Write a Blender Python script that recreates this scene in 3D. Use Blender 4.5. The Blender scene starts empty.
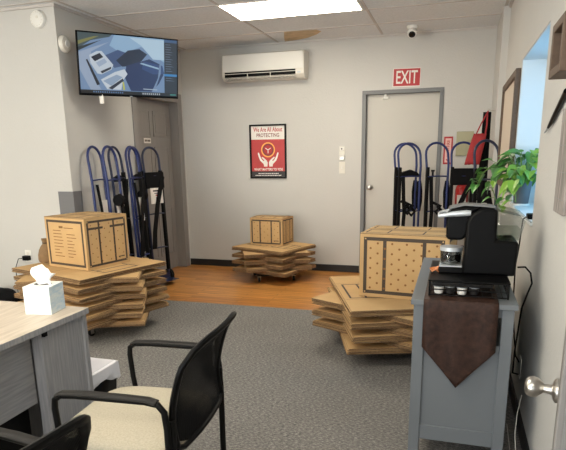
import bpy, bmesh, math, random
from mathutils import Vector, Matrix
random.seed(7)
PI = math.pi
scene = bpy.context.scene
COL = scene.collection

# ------------------------------------------------------------------ materials
def lin(c):
    out = []
    for v in c[:3]:
        v = v / 255.0
        out.append(v / 12.92 if v <= 0.04045 else ((v + 0.055) / 1.055) ** 2.4)
    return tuple(out) + (1.0,)

def mat(name, col, rough=0.6, metal=0.0, var=0.0, scale=8.0, bump=0.0, bscale=200.0, spec=0.5, stretch=None, col2=None, detail=4.0):
    m = bpy.data.materials.new(name); m.use_nodes = True
    nt = m.node_tree; N = nt.nodes; L = nt.links
    b = N['Principled BSDF']
    b.inputs['Base Color'].default_value = lin(col)
    b.inputs['Roughness'].default_value = rough
    b.inputs['Metallic'].default_value = metal
    b.inputs['Specular IOR Level'].default_value = spec
    tc = N.new('ShaderNodeTexCoord')
    if var > 0 or col2:
        mp = N.new('ShaderNodeMapping'); L.new(tc.outputs['Object'], mp.inputs[0])
        if stretch: mp.inputs['Scale'].default_value = stretch
        nz = N.new('ShaderNodeTexNoise'); nz.inputs['Scale'].default_value = scale; nz.inputs['Detail'].default_value = detail
        L.new(mp.outputs[0], nz.inputs['Vector'])
        rp = N.new('ShaderNodeValToRGB')
        if col2:
            a, c2 = lin(col), lin(col2)
        else:
            a = tuple(min(1, x * (1 - var)) for x in lin(col)[:3]) + (1,)
            c2 = tuple(min(1, x * (1 + var)) for x in lin(col)[:3]) + (1,)
        rp.color_ramp.elements[0].position = 0.33; rp.color_ramp.elements[1].position = 0.67
        rp.color_ramp.elements[0].color = a; rp.color_ramp.elements[1].color = c2
        L.new(nz.outputs['Fac'], rp.inputs['Fac']); L.new(rp.outputs['Color'], b.inputs['Base Color'])
    if bump > 0:
        n2 = N.new('ShaderNodeTexNoise'); n2.inputs['Scale'].default_value = bscale; n2.inputs['Detail'].default_value = 3
        L.new(tc.outputs['Object'], n2.inputs['Vector'])
        bp = N.new('ShaderNodeBump'); bp.inputs['Strength'].default_value = bump; bp.inputs['Distance'].default_value = 0.01
        L.new(n2.outputs['Fac'], bp.inputs['Height']); L.new(bp.outputs['Normal'], b.inputs['Normal'])
    return m

def glow(name, col, s):
    m = bpy.data.materials.new(name); m.use_nodes = True
    b = m.node_tree.nodes['Principled BSDF']
    b.inputs['Base Color'].default_value = (0.02, 0.02, 0.02, 1)
    b.inputs['Emission Color'].default_value = lin(col)
    b.inputs['Emission Strength'].default_value = s
    b.inputs['Roughness'].default_value = 0.3
    return m

def thin_glass(name, tint=(235, 245, 245), refl=0.12):
    m = bpy.data.materials.new(name); m.use_nodes = True
    nt = m.node_tree; N = nt.nodes; L = nt.links
    N.remove(N['Principled BSDF'])
    tr = N.new('ShaderNodeBsdfTransparent'); tr.inputs[0].default_value = lin(tint)
    gl = N.new('ShaderNodeBsdfGlossy'); gl.inputs['Roughness'].default_value = 0.05
    mx = N.new('ShaderNodeMixShader'); mx.inputs[0].default_value = refl
    L.new(tr.outputs[0], mx.inputs[1]); L.new(gl.outputs[0], mx.inputs[2])
    L.new(mx.outputs[0], N['Material Output'].inputs['Surface'])
    return m

PAINT = mat('wall_paint', (200, 198, 194), 0.75, bump=0.25, bscale=60, var=0.02, scale=1.5)
PAINT_W = mat('reveal_paint', (214, 220, 222), 0.7, bump=0.1, bscale=60)
GREYM = mat('door_frame_grey', (116, 117, 118), 0.45)
DOORL = mat('door_leaf_paint', (196, 192, 184), 0.5)
DOORG = mat('panel_door_grey', (138, 133, 130), 0.5, var=0.04, scale=3, stretch=(8, 8, 1))
BASEB = mat('base_rubber', (30, 29, 30), 0.5)
CEIL = mat('ceiling_tile', (228, 230, 232), 0.9, var=0.06, scale=45, bump=0.3, bscale=220)
TBAR = mat('ceiling_grid', (198, 192, 187), 0.6)
STAIN = mat('water_stain', (204, 178, 142), 0.9, var=0.12, scale=14)
WHITE = mat('white_plastic', (232, 230, 224), 0.4)
WHITE2 = mat('warm_white_plastic', (222, 218, 208), 0.45)
BLACK = mat('black_plastic', (11, 11, 12), 0.4, spec=.12)
BLACKG = mat('black_gloss', (12, 12, 13), 0.2)
RUBBER = mat('black_rubber', (18, 18, 19), 0.7, spec=.15)
STEEL = mat('brushed_steel', (196, 192, 186), 0.28, 1.0)
SILVER = mat('silver_plastic', (196, 202, 208), 0.3, 0.35)
BLUE = mat('blue_enamel', (29, 45, 100), 0.38)
BLUED = mat('dark_blue_enamel', (26, 35, 66), 0.38)
STRAP = mat('black_webbing', (17, 17, 19), 0.85, spec=.15, bump=0.2, bscale=300)
CARD = mat('kraft_card', (198, 162, 112), 0.8, var=0.05, scale=5, bump=0.05, bscale=90)
CARDE = mat('kraft_edge', (128, 102, 74), 0.9, var=0.35, scale=60, stretch=(1, 1, 3))
CARDI = mat('kraft_print_dark', (74, 62, 52), 0.75)
CARDS = mat('kraft_print_spot', (136, 92, 48), 0.8)
CARDT = mat('kraft_print_text', (128, 92, 52), 0.8)
CABG = mat('cabinet_grey', (108, 113, 118), 0.45)
WOODG = mat('desk_ash_grey', (136, 136, 139), 0.55, scale=5, stretch=(18, 18, 1.2), col2=(158, 157, 159))
WOODGH = mat('desk_ash_grey_flat', (136, 136, 139), 0.55, scale=5, stretch=(18, 1.2, 18), col2=(158, 157, 159))
WOODT = mat('desk_ash_top', (168, 155, 140), 0.5, scale=4, stretch=(14, 1.2, 1), col2=(192, 180, 165))
SEATF = mat('seat_fabric', (180, 171, 152), 0.9, var=0.1, scale=160, bump=0.3, bscale=400)
CHAIRM = mat('chair_metal', (16, 16, 16), 0.45, spec=.15)
ARMP = mat('armrest_plastic', (32, 30, 29), 0.5, spec=.2)
RUN = mat('runner_brocade', (38, 23, 18), 0.6, spec=.3, scale=38, col2=(60, 38, 29), bump=0.25, bscale=120)
TRIMC = mat('runner_trim', (96, 70, 52), 0.6, var=0.3, scale=90)
TISS = mat('tissue_paper', (244, 243, 240), 0.9)
LINER = mat('bin_liner', (225, 224, 230), 0.45, bump=0.3, bscale=30)
LEAF = mat('leaf_green', (52, 104, 46), 0.4, scale=9, col2=(96, 152, 68))
LEAFY = mat('leaf_lime', (124, 166, 58), 0.45, var=0.15, scale=9)
STEM = mat('vine_stem', (104, 132, 62), 0.6)
SOIL = mat('potting_soil', (52, 40, 30), 0.95, var=0.3, scale=60)
POTM = mat('pot_grey', (92, 94, 98), 0.6)
BROWNW = mat('brown_stained_wood', (92, 74, 60), 0.6, var=0.12, scale=6, stretch=(10, 1, 10))
MATP = mat('print_paper', (206, 192, 176), 0.7)
PLANKM = mat('weathered_plank', (120, 114, 112), 0.8, scale=6, stretch=(2, 8, 1.2), col2=(166, 158, 152))
RED = mat('sign_red', (178, 32, 38), 0.5)
REDP = mat('poster_red', (182, 40, 42), 0.45, var=0.06, scale=9)
DRED = mat('poster_dark_red', (128, 40, 44), 0.5)
ORANGE = mat('poster_orange', (246, 166, 78), 0.5)
PWHITE = mat('poster_white', (232, 226, 220), 0.5)
PBLK = mat('poster_black', (38, 34, 38), 0.5)
REDBAG = mat('red_bag_fabric', (150, 34, 38), 0.7, var=0.1, scale=14, bump=0.2, bscale=160)
REDX = mat('extinguisher_red', (186, 34, 32), 0.3)
OLIVE = mat('olive_plate', (168, 164, 134), 0.5)
AMBER = mat('amber_wrap', (196, 120, 70), 0.3, var=0.2, scale=40)
KRAFTB = mat('brown_paper_bag', (138, 110, 78), 0.85, var=0.15, scale=14, bump=0.5, bscale=26)
GUARD = mat('guard_grey', (112, 112, 114), 0.55)
TILEBX = mat('tissue_box_print', (226, 232, 232), 0.6, var=0.12, scale=28, stretch=(1, 1, 3))
TILEBX2 = mat('tissue_box_print_blue', (190, 212, 226), 0.6, scale=26, stretch=(1, 1, 3), col2=(228, 234, 234))
GLASS = thin_glass('clear_plastic', (232, 236, 236), 0.16)
PANE = thin_glass('window_pane', (240, 246, 250), 0.06)
WATER = thin_glass('tank_water', (234, 238, 236), 0.05)
COFFEE = mat('coffee', (30, 20, 14), 0.2)
CHROME = mat('chrome', (215, 215, 215), 0.12, 1.0)
DIFF = glow('lamp_diffuser', (255, 246, 226), 15.0)
LED = glow('led', (140, 180, 255), 1.5)

def carpet():
    m = mat('carpet', (110, 108, 106), 0.97, bump=0.0, spec=0.1)
    nt = m.node_tree; N = nt.nodes; L = nt.links; b = N['Principled BSDF']
    tc = N.new('ShaderNodeTexCoord')
    n1 = N.new('ShaderNodeTexNoise'); n1.inputs['Scale'].default_value = 75; n1.inputs['Detail'].default_value = 6; n1.inputs['Roughness'].default_value = 0.8
    mp = N.new('ShaderNodeMapping'); mp.inputs['Scale'].default_value = (0.7, 1.6, 1)
    L.new(tc.outputs['Object'], mp.inputs[0]); L.new(mp.outputs[0], n1.inputs['Vector'])
    rp = N.new('ShaderNodeValToRGB')
    e = rp.color_ramp.elements
    e[0].position = 0.34; e[0].color = lin((76, 76, 78)); e[1].position = 0.68; e[1].color = lin((190, 185, 178))
    x = e.new(0.5); x.color = lin((126, 123, 120))
    L.new(n1.outputs['Fac'], rp.inputs['Fac'])
    n3 = N.new('ShaderNodeTexNoise'); n3.inputs['Scale'].default_value = 2.2; L.new(tc.outputs['Object'], n3.inputs['Vector'])
    r3 = N.new('ShaderNodeMapRange'); r3.inputs['To Min'].default_value = 0.86; r3.inputs['To Max'].default_value = 1.1; L.new(n3.outputs['Fac'], r3.inputs['Value'])
    mu = N.new('ShaderNodeMix'); mu.data_type = 'RGBA'; mu.blend_type = 'MULTIPLY'; mu.inputs[0].default_value = 1
    L.new(rp.outputs['Color'], mu.inputs[6]); L.new(r3.outputs[0], mu.inputs[7]); L.new(mu.outputs[2], b.inputs['Base Color'])
    bp = N.new('ShaderNodeBump'); bp.inputs['Strength'].default_value = 0.6; bp.inputs['Distance'].default_value = 0.01
    L.new(n1.outputs['Fac'], bp.inputs['Height']); L.new(bp.outputs['Normal'], b.inputs['Normal'])
    return m

def planks():
    m = mat('floor_plank', (176, 112, 56), 0.3)
    nt = m.node_tree; N = nt.nodes; L = nt.links; b = N['Principled BSDF']
    tc = N.new('ShaderNodeTexCoord')
    br = N.new('ShaderNodeTexBrick'); br.offset = 0.37; br.squash = 1
    br.inputs['Scale'].default_value = 1.0; br.inputs['Brick Width'].default_value = 0.85; br.inputs['Row Height'].default_value = 0.07
    br.inputs['Mortar Size'].default_value = 0.002; br.inputs['Mortar Smooth'].default_value = 0.2; br.inputs['Bias'].default_value = 0
    br.inputs['Color1'].default_value = lin((210, 148, 80)); br.inputs['Color2'].default_value = lin((180, 118, 58)); br.inputs['Mortar'].default_value = lin((92, 54, 26))
    L.new(tc.outputs['Object'], br.inputs['Vector'])
    mp = N.new('ShaderNodeMapping'); mp.inputs['Scale'].default_value = (1.4, 26, 1); L.new(tc.outputs['Object'], mp.inputs[0])
    nz = N.new('ShaderNodeTexNoise'); nz.inputs['Scale'].default_value = 2.2; nz.inputs['Detail'].default_value = 6; L.new(mp.outputs[0], nz.inputs['Vector'])
    r3 = N.new('ShaderNodeMapRange'); r3.inputs['From Min'].default_value = 0.3; r3.inputs['From Max'].default_value = 0.7
    r3.inputs['To Min'].default_value = 0.62; r3.inputs['To Max'].default_value = 1.32; L.new(nz.outputs['Fac'], r3.inputs['Value'])
    mu = N.new('ShaderNodeMix'); mu.data_type = 'RGBA'; mu.blend_type = 'MULTIPLY'; mu.inputs[0].default_value = 1
    L.new(br.outputs['Color'], mu.inputs[6]); L.new(r3.outputs[0], mu.inputs[7]); L.new(mu.outputs[2], b.inputs['Base Color'])
    return m
CARPET = carpet(); PLANK = planks()

# ------------------------------------------------------------------ mesh building
class MB:
    def __init__(s, M=None):
        s.bm = bmesh.new(); s.mats = []; s.M = M or Matrix.Identity(4)
    def mi(s, m):
        if m not in s.mats: s.mats.append(m)
        return s.mats.index(m)
    def v(s, p): return s.bm.verts.new(s.M @ Vector(p))
    def f(s, vs, m):
        try: fc = s.bm.faces.new(vs)
        except ValueError: return None
        fc.material_index = s.mi(m); return fc
    def box(s, a, b, m, R=None, mats=None):
        # a, b: opposite corners; mats: optional dict face->material (x0 x1 y0 y1 z0 z1)
        x0, y0, z0 = a; x1, y1, z1 = b
        P = [(x0, y0, z0), (x1, y0, z0), (x1, y1, z0), (x0, y1, z0), (x0, y0, z1), (x1, y0, z1), (x1, y1, z1), (x0, y1, z1)]
        if R: P = [R @ Vector(p) for p in P]
        V = [s.v(p) for p in P]
        for k, q in (('z0', (3, 2, 1, 0)), ('z1', (4, 5, 6, 7)), ('y0', (0, 1, 5, 4)), ('x1', (1, 2, 6, 5)), ('y1', (2, 3, 7, 6)), ('x0', (3, 0, 4, 7))):
            s.f([V[i] for i in q], (mats or {}).get(k, m))
        return s
    def poly(s, pts, m):
        s.f([s.v(p) for p in pts], m); return s
    def prism(s, pts, h0, h1, m, mtop=None):
        # pts 2D (x,y) counter clockwise, extruded along z
        lo = [s.v((x, y, h0)) for x, y in pts]; hi = [s.v((x, y, h1)) for x, y in pts]
        n = len(pts)
        s.f(list(reversed(lo)), m); s.f(hi, mtop or m)
        for i in range(n): s.f([lo[i], lo[(i + 1) % n], hi[(i + 1) % n], hi[i]], m)
        return s
    def tube(s, pts, r, m, seg=10, closed=False, flat=None, caps=True):
        # swept round (or flattened: flat=(w,h) in the frame) tube
        P = [Vector(p) for p in pts]; n = len(P); rings = []
        up = None
        for i in range(n):
            if closed: t = (P[(i + 1) % n] - P[i - 1])
            else: t = P[min(i + 1, n - 1)] - P[max(i - 1, 0)]
            t.normalize()
            if up is None:
                up = Vector((0, 0, 1)) if abs(t.z) < 0.9 else Vector((0, 1, 0))
            a = t.cross(up)
            if a.length < 1e-5: a = t.cross(Vector((1, 0, 0)))
            a.normalize(); b2 = a.cross(t).normalized(); up = b2
            rr = r[i] if isinstance(r, (list, tuple)) else r
            ring = []
            for k in range(seg):
                an = 2 * PI * k / seg
                w, h = (rr, rr) if not flat else flat
                ring.append(s.v(P[i] + a * (math.cos(an) * w) + b2 * (math.sin(an) * h)))
            rings.append(ring)
        for i in range(n if closed else n - 1):
            A = rings[i]; B = rings[(i + 1) % n]
            for k in range(seg): s.f([A[k], A[(k + 1) % seg], B[(k + 1) % seg], B[k]], m)
        if not closed and caps:
            s.f(list(reversed(rings[0])), m); s.f(rings[-1], m)
        return s
    def strap(s, pts, w, t, m, wdir=(0, 1, 0)):
        # flat band of width w along wdir following pts
        P = [Vector(p) for p in pts]; W = Vector(wdir).normalized() * w / 2; n = len(P); R_ = []
        for i in range(n):
            tg = (P[min(i + 1, n - 1)] - P[max(i - 1, 0)]).normalized()
            nn = tg.cross(W).normalized() * t / 2
            R_.append([s.v(P[i] - W - nn), s.v(P[i] + W - nn), s.v(P[i] + W + nn), s.v(P[i] - W + nn)])
        for i in range(n - 1):
            for k in range(4): s.f([R_[i][k], R_[i][(k + 1) % 4], R_[i + 1][(k + 1) % 4], R_[i + 1][k]], m)
        s.f(list(reversed(R_[0])), m); s.f(R_[-1], m)
        return s
    def lathe(s, prof, m, seg=20, c=(0, 0, 0), axis='z', caps=True):
        rings = []
        for r, z in prof:
            ring = []
            for k in range(seg):
                a = 2 * PI * k / seg; x, y = r * math.cos(a), r * math.sin(a)
                p = (x, y, z) if axis == 'z' else ((z, x, y) if axis == 'x' else (y, z, x))
                ring.append(s.v(Vector(c) + Vector(p)))
            rings.append(ring)
        for A, B in zip(rings, rings[1:]):
            for k in range(seg): s.f([A[k], A[(k + 1) % seg], B[(k + 1) % seg], B[k]], m)
        if caps:
            s.f(list(reversed(rings[0])), m); s.f(rings[-1], m)
        return s
    def grid(s, fn, nu, nv, m, thick=0):
        g = [[s.v(fn(i / nu, j / nv)) for j in range(nv + 1)] for i in range(nu + 1)]
        for i in range(nu):
            for j in range(nv): s.f([g[i][j], g[i + 1][j], g[i + 1][j + 1], g[i][j + 1]], m)
        return s
    def text(s, txt, m, cx, cy, w, h, z=0.0, rot=0.0, bold=0.0):
        # lettering fitted in a w x h box centred on (cx, cy) of the local xy plane
        cu = bpy.data.curves.new('t', 'FONT'); cu.body = txt; cu.align_x = 'LEFT'; cu.offset = bold; cu.resolution_u = 3
        o = bpy.data.objects.new('t', cu); COL.objects.link(o)
        bpy.context.view_layer.update()
        me = bpy.data.meshes.new_from_object(o.evaluated_get(bpy.context.evaluated_depsgraph_get()))
        bpy.data.objects.remove(o); bpy.data.curves.remove(cu)
        xs = [q.co.x for q in me.vertices]; ys = [q.co.y for q in me.vertices]
        x0, x1, y0, y1 = min(xs), max(xs), min(ys), max(ys)
        Rm = Matrix.Rotation(rot, 4, 'Z')
        V = []
        for q in me.vertices:
            p = Rm @ Vector((((q.co.x - x0) / (x1 - x0) - 0.5) * w, ((q.co.y - y0) / (y1 - y0) - 0.5) * h, 0))
            V.append(s.v((cx + p.x, cy + p.y, z)))
        for pl in me.polygons: s.f([V[i] for i in pl.vertices], m)
        bpy.data.meshes.remove(me); return s
    def obj(s, name, parent=None, smooth=True, bevel=0, loc=None, rot=None, fix=True, solid=0, sub=0):
        if fix: bmesh.ops.recalc_face_normals(s.bm, faces=s.bm.faces[:])
        me = bpy.data.meshes.new(name); s.bm.to_mesh(me); s.bm.free()
        for m in s.mats: me.materials.append(m)
        if smooth:
            for p in me.polygons: p.use_smooth = True
            me.set_sharp_from_angle(angle=math.radians(38))
        o = bpy.data.objects.new(name, me); COL.objects.link(o)
        if parent: o.parent = parent
        if loc: o.location = loc
        if rot: o.rotation_euler = rot
        if solid:
            d = o.modifiers.new('thickness', 'SOLIDIFY'); d.thickness = solid; d.offset = 0
        if bevel:
            d = o.modifiers.new('bevel', 'BEVEL'); d.width = bevel; d.segments = 2; d.limit_method = 'ANGLE'; d.angle_limit = math.radians(40)
        if sub:
            d = o.modifiers.new('smooth', 'SUBSURF'); d.levels = sub; d.render_levels = sub
        return o

def tag(o, label, cat, group=None, kind=None):
    o['label'] = label; o['category'] = cat
    if group: o['group'] = group
    if kind: o['kind'] = kind
    return o
def thing(name, label, cat, loc=(0, 0, 0), rz=0.0, group=None):
    o = bpy.data.objects.new(name, None); o.empty_display_size = 0.05; COL.objects.link(o)
    o.location = loc; o.rotation_euler = (0, 0, rz)
    return tag(o, label, cat, group)
def struct(o): o['kind'] = 'structure'; return o
def dup(root, loc, rot=None, label=None, group=None, cat=None):
    r = root.copy(); COL.objects.link(r); r.location = loc
    if rot is not None: r.rotation_euler = rot
    if label: r['label'] = label
    if group: r['group'] = group
    for ch in list(root.children):
        c = ch.copy(); COL.objects.link(c); c.parent = r
        for g in list(ch.children):
            d = g.copy(); COL.objects.link(d); d.parent = c
    return r
def frame(o, u, v):
    o, u, v = Vector(o), Vector(u).normalized(), Vector(v).normalized(); n = u.cross(v)
    return Matrix(((u.x, v.x, n.x, o.x), (u.y, v.y, n.y, o.y), (u.z, v.z, n.z, o.z), (0, 0, 0, 1)))

# ------------------------------------------------------------------ the room
CZ = 2.69; YB = 6.573; XR = 0.40; XL = -3.33; YC = 4.29; YF = -2.6; XFL = -6.2; YW = 4.805
def wall(name, axis, c0, c1, u0, u1, holes=(), m=PAINT, z0=0.0, z1=CZ):
    # axis 'x': slab between X=c0..c1 running along Y; axis 'y': slab between Y=c0..c1 running along X; holes (u0,u1,z0,z1)
    us = sorted({u0, u1, *[h[0] for h in holes], *[h[1] for h in holes]}); zs = sorted({z0, z1, *[h[2] for h in holes], *[h[3] for h in holes]})
    mb = MB()
    for a, b in zip(us, us[1:]):
        for c, d in zip(zs, zs[1:]):
            if any(h[0] <= a and b <= h[1] and h[2] <= c and d <= h[3] for h in holes): continue
            if axis == 'x': mb.box((c0, a, c), (c1, b, d), m)
            else: mb.box((a, c0, c), (b, c1, d), m)
    bmesh.ops.remove_doubles(mb.bm, verts=mb.bm.verts[:], dist=1e-5)
    mb.bm.verts.index_update(); seen = {}
    for f in mb.bm.faces[:]:
        k = tuple(sorted(v.index for v in f.verts))
        seen.setdefault(k, []).append(f)
    dead = [f for fs in seen.values() if len(fs) > 1 for f in fs]
    bmesh.ops.delete(mb.bm, geom=dead, context='FACES')
    return struct(mb.obj(name, smooth=False))

struct(MB().box((XFL - .2, YF - .2, -0.1), (1.4, YW, 0), CARPET).obj('floor', smooth=False))
struct(MB().box((XL - .6, YW, -0.1), (XR + .1, YB + .1, -0.001), PLANK).obj('floor', smooth=False))
mb = MB().box((XFL - .2, YF - .2, CZ), (1.4, YB + .2, CZ + .1), CEIL)
gx = -0.845
for i in range(-5, 3):
    x = -0.845 + i * 1.2
    if XFL < x < 1: mb.box((x - .012, YF, CZ - .004), (x + .012, YB, CZ + .01), TBAR)
y = 6.02
while y > YF:
    mb.box((XFL, y - .012, CZ - .0045), (XR, y + .012, CZ + .01), TBAR); y -= 0.605
# stained corner of one tile
mb.poly([(-1.82, 6.035, CZ - .002), (-1.66, 6.035, CZ - .002), (-1.47, 6.06, CZ - .002), (-1.44, 6.15, CZ - .002), (-1.52, 6.28, CZ - .002), (-1.66, 6.42, CZ - .002), (-1.82, 6.5, CZ - .002), (-1.96, 6.53, CZ - .002), (-1.9, 6.3, CZ - .002)], STAIN)
struct(mb.obj('ceiling', smooth=False, fix=False))

D2 = (-1.012, -0.205, 0, 2.07)         # exit door opening inside the frame
D2o = (-1.057, -0.162, 0, 2.112)
wall('wall_back', 'y', YB, YB + .15, XL - .3, XR + .3, [D2o])
D1 = (5.44, 6.46, 0, 2.11)             # grey panel door in the left wall
wall('wall_left', 'x', XL - .2, XL, YC, YB, [D1])
wall('wall_alcove', 'y', YC, YC + .15, XFL, XL - .2)
wall('wall_far_left', 'x', XFL - .15, XFL, YF, YC + .15)
WIN = (3.12, 4.32, 1.042, 2.03)
wall('wall_right', 'x', XR, XR + .25, YF, YB, [WIN])
WF = (-5.2, -0.4, 0.5, 2.35)
wall('wall_front', 'y', YF - .15, YF, XFL, XR, [WF])
struct(MB().box((0.34, 5.72, 0), (XR, YB, CZ), PAINT).obj('wall_pilaster', smooth=False))
struct(MB().box((.175, .42, 0), (XR, .54, CZ), PAINT).obj('wall_return', smooth=False))
struct(MB().box((XL + .0, YB - .012, 0), (-1.06, YB, .085), BASEB).box((-.16, YB - .012, 0), (.34, YB, .085), BASEB).obj('baseboard_back', smooth=False))
struct(MB().box((XL, YC, 0), (XL + .012, 5.36, .085), BASEB).box((XFL, YC - .012, 0), (XL + .012, YC, .085), BASEB).obj('baseboard_left', smooth=False))
struct(MB().box((XR - .012, .55, 0), (XR, 5.72, .085), BASEB).obj('baseboard_right', smooth=False))
# ceiling edge moulding
mb = MB()
mb.box((XL, YB - .02, CZ - .02), (.34, YB, CZ), TBAR).box((XL, YC, CZ - .02), (XL + .02, YB, CZ), TBAR).box((XFL, YC - .02, CZ - .02), (XL + .02, YC, CZ), TBAR).box((XR - .02, YF, CZ - .02), (XR, 5.72, CZ), TBAR)
struct(mb.obj('trim_1', smooth=False))

# windows
w = struct(MB().box((XR + .19, WIN[0], WIN[2]), (XR + .23, WIN[0] + .05, WIN[3]), WHITE).box((XR + .19, WIN[1] - .05, WIN[2]), (XR + .23, WIN[1], WIN[3]), WHITE)
    .box((XR + .19, WIN[0], WIN[3] - .05), (XR + .23, WIN[1], WIN[3]), WHITE).box((XR + .19, WIN[0], WIN[2]), (XR + .23, WIN[1], WIN[2] + .05), WHITE).obj('window_1'))
struct(MB().box((XR + .205, WIN[0] + .05, WIN[2] + .05), (XR + .211, WIN[1] - .05, WIN[3] - .05), PANE).obj('pane', w))
struct(MB().box((XR - .012, WIN[0] - .02, WIN[2] - .002), (XR + .19, WIN[1] + .0, WIN[2] + .018), PAINT_W).obj('sill', w, bevel=.004))
struct(MB().box((XR + .004, WIN[1] - .006, WIN[2] + .018), (XR + .19, WIN[1], WIN[3]), PAINT_W).box((XR + .004, WIN[0], WIN[3] - .006), (XR + .19, WIN[1] - .006, WIN[3]), PAINT_W).box((XR + .004, WIN[0], WIN[2] + .018), (XR + .19, WIN[0] + .006, WIN[3] - .006), PAINT_W).obj('reveal', w))
mb = MB()
for x in (-5.2, -3.6, -2.0, -.4 - .05):
    mb.box((x, YF - .1, .5), (x + .05, YF - .04, 2.35), GREYM)
mb.box((-5.2, YF - .1, .5), (-.4, YF - .04, .55), GREYM).box((-5.2, YF - .1, 2.3), (-.4, YF - .04, 2.35), GREYM)
w = struct(mb.obj('window_2'))
struct(MB().box((-5.15, YF - .075, .55), (-.45, YF - .07, 2.3), PANE).obj('pane', w))

# exit door (door_2)
d = struct(MB().box((D2o[0], YB - .012, 0), (D2[0], YB + .14, D2[3]), GREYM).box((D2[1], YB - .012, 0), (D2o[1], YB + .14, D2[3]), GREYM)
    .box((D2o[0], YB - .012, D2[3]), (D2o[1], YB + .14, D2o[3]), GREYM).obj('door_2', bevel=.003))
struct(MB().box((D2[0] + .003, YB + .05, 0.008), (D2[1] - .003, YB + .095, D2[3] - .003), DOORL).obj('leaf', d))
def knob(name, parent, M, m=STEEL):
    # axis +z of M points out of the door
    mb = MB(M)
    mb.lathe([(.001, 0), (.034, 0), (.034, .006), (.028, .012), (.014, .016), (.0125, .036), (.018, .042), (.0265, .052), (.029, .064), (.0275, .074), (.021, .082), (.009, .085), (.001, .0852)], m, 24)
    return mb.obj(name, parent)
struct(knob('knob', d, frame((-.955, YB + .05, 1.03), (1, 0, 0), (0, 0, 1)) @ Matrix.Rotation(0, 4, 'X')))
struct(MB().box((-.83, YB + .022, 2.018), (-.765, YB + .05, 2.045), WHITE).box((-.812, YB + .01, 2.045), (-.785, YB + .05, 2.068), WHITE).obj('door_sensor', d, bevel=.003))

# grey panel door (door_1)
d = struct(MB().box((XL - .16, D1[0], 0), (XL + .012, D1[0] + .045, D1[3] - .05), DOORG).box((XL - .16, D1[1] - .045, 0), (XL + .012, D1[1], D1[3] - .05), DOORG).box((XL - .16, D1[0], D1[3] - .05), (XL + .012, D1[1], D1[3]), DOORG)
    .box((XL + .0, D1[0] - .055, 0), (XL + .016, D1[0], D1[3]), DOORG).box((XL, D1[1], 0), (XL + .016, D1[1] + .055, D1[3]), DOORG).box((XL, D1[0] - .055, D1[3]), (XL + .016, D1[1] + .055, D1[3] + .055), DOORG).obj('door_1', bevel=.003))
xf = XL - .105
mb = MB().box((xf - .035, D1[0] + .048, .008), (xf, D1[1] - .048, D1[3] - .053), DOORG)
W0, W1 = D1[0] + .048, D1[1] - .048; mid = (W0 + W1) / 2
for a, b in ((W0 + .11, mid - .05), (mid + .05, W1 - .11)):
    for c, e in ((.22, .78), (.95, 1.52), (1.66, 1.93)):
        for g in (0, 1):   # raised moulding and raised field of each panel
            k = .0 if g == 0 else .035
            mb.box((xf, a + k, c + k), (xf + (.004 if g == 0 else .009), b - k, e - k), DOORG)
        mb.box((xf, a - .012, c - .012), (xf + .010, a, e + .012), DOORG).box((xf, b, c - .012), (xf + .010, b + .012, e + .012), DOORG)
        mb.box((xf, a, c - .012), (xf + .010, b, c), DOORG).box((xf, a, e), (xf + .010, b, e + .012), DOORG)
struct(mb.obj('leaf', d, bevel=.002))
F = frame((xf + .0105, mid - .13, 1.60), (0, 1, 0), (0, 0, 1))
mb = MB(F).box((-.075, -.028, 0), (.075, .028, .004), PWHITE)
for k, (a, b) in enumerate(((-.06, -.035), (-.028, -.002), (.006, .03), (.036, .06))): mb.poly([(a, -.011, .0045), (b, -.011, .0045), (b, .012, .0045), (a, .012, .0045)], CARDI)
tag(mb.obj('door_sign'), 'small white name plate on the upper part of the grey panel door', 'sign')

# open door at far right (door_3): jamb on the wall return, leaf swung into the room
hx, hy = .110, .555
dr = Vector((.264 - hx, 1.345 - hy, 0)); ln = dr.length; dr.normalize()
nr = Vector((-dr.y, dr.x, 0))          # room side normal
d = struct(MB().box((.115, .41, 0), (.175, .55, 2.06), GREYM).obj('door_3', bevel=.003))
FL = Matrix(((dr.x, nr.x, 0, hx), (dr.y, nr.y, 0, hy), (0, 0, 1, 0), (0, 0, 0, 1)))
LEAF3 = mat('ajar_door_grey', (112, 109, 106), 0.45)
struct(MB(FL).box((0, -.045, .01), (ln, 0, 2.03), LEAF3).obj('leaf', d, bevel=.002))
struct(MB(FL).box((ln, -.034, .86), (ln + .0015, -.010, 1.02), STEEL).box((ln, -.028, .925), (ln + .008, -.016, .955), STEEL).obj('latch_plate', d))
kp = FL @ Vector((ln - .055, 0, .888))
struct(knob('knob', d, frame(kp, (0, 0, 1), nr.cross(Vector((0, 0, 1)))) @ Matrix.Scale(.84, 4)))
struct(knob('knob', d, frame(FL @ Vector((ln - .055, -.045, .888)), (0, 0, 1), -nr.cross(Vector((0, 0, 1))))))
for z in (.25, 1.0, 1.75): struct(MB().tube([(hx + .012, hy - .006, z), (hx + .012, hy - .006, z + .09)], .007, STEEL, 10).obj('hinge', d))

# corner guard
mb = MB().prism([(XL - .15, YC - .012), (XL + .012, YC - .012), (XL + .012, YC + .115), (XL, YC + .115), (XL, YC), (XL - .15, YC)], 0.09, 1.12, GUARD)
tag(mb.obj('corner_guard', smooth=False), 'grey angle guard wrapped on the wall corner behind the left carton', 'corner guard')

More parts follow.
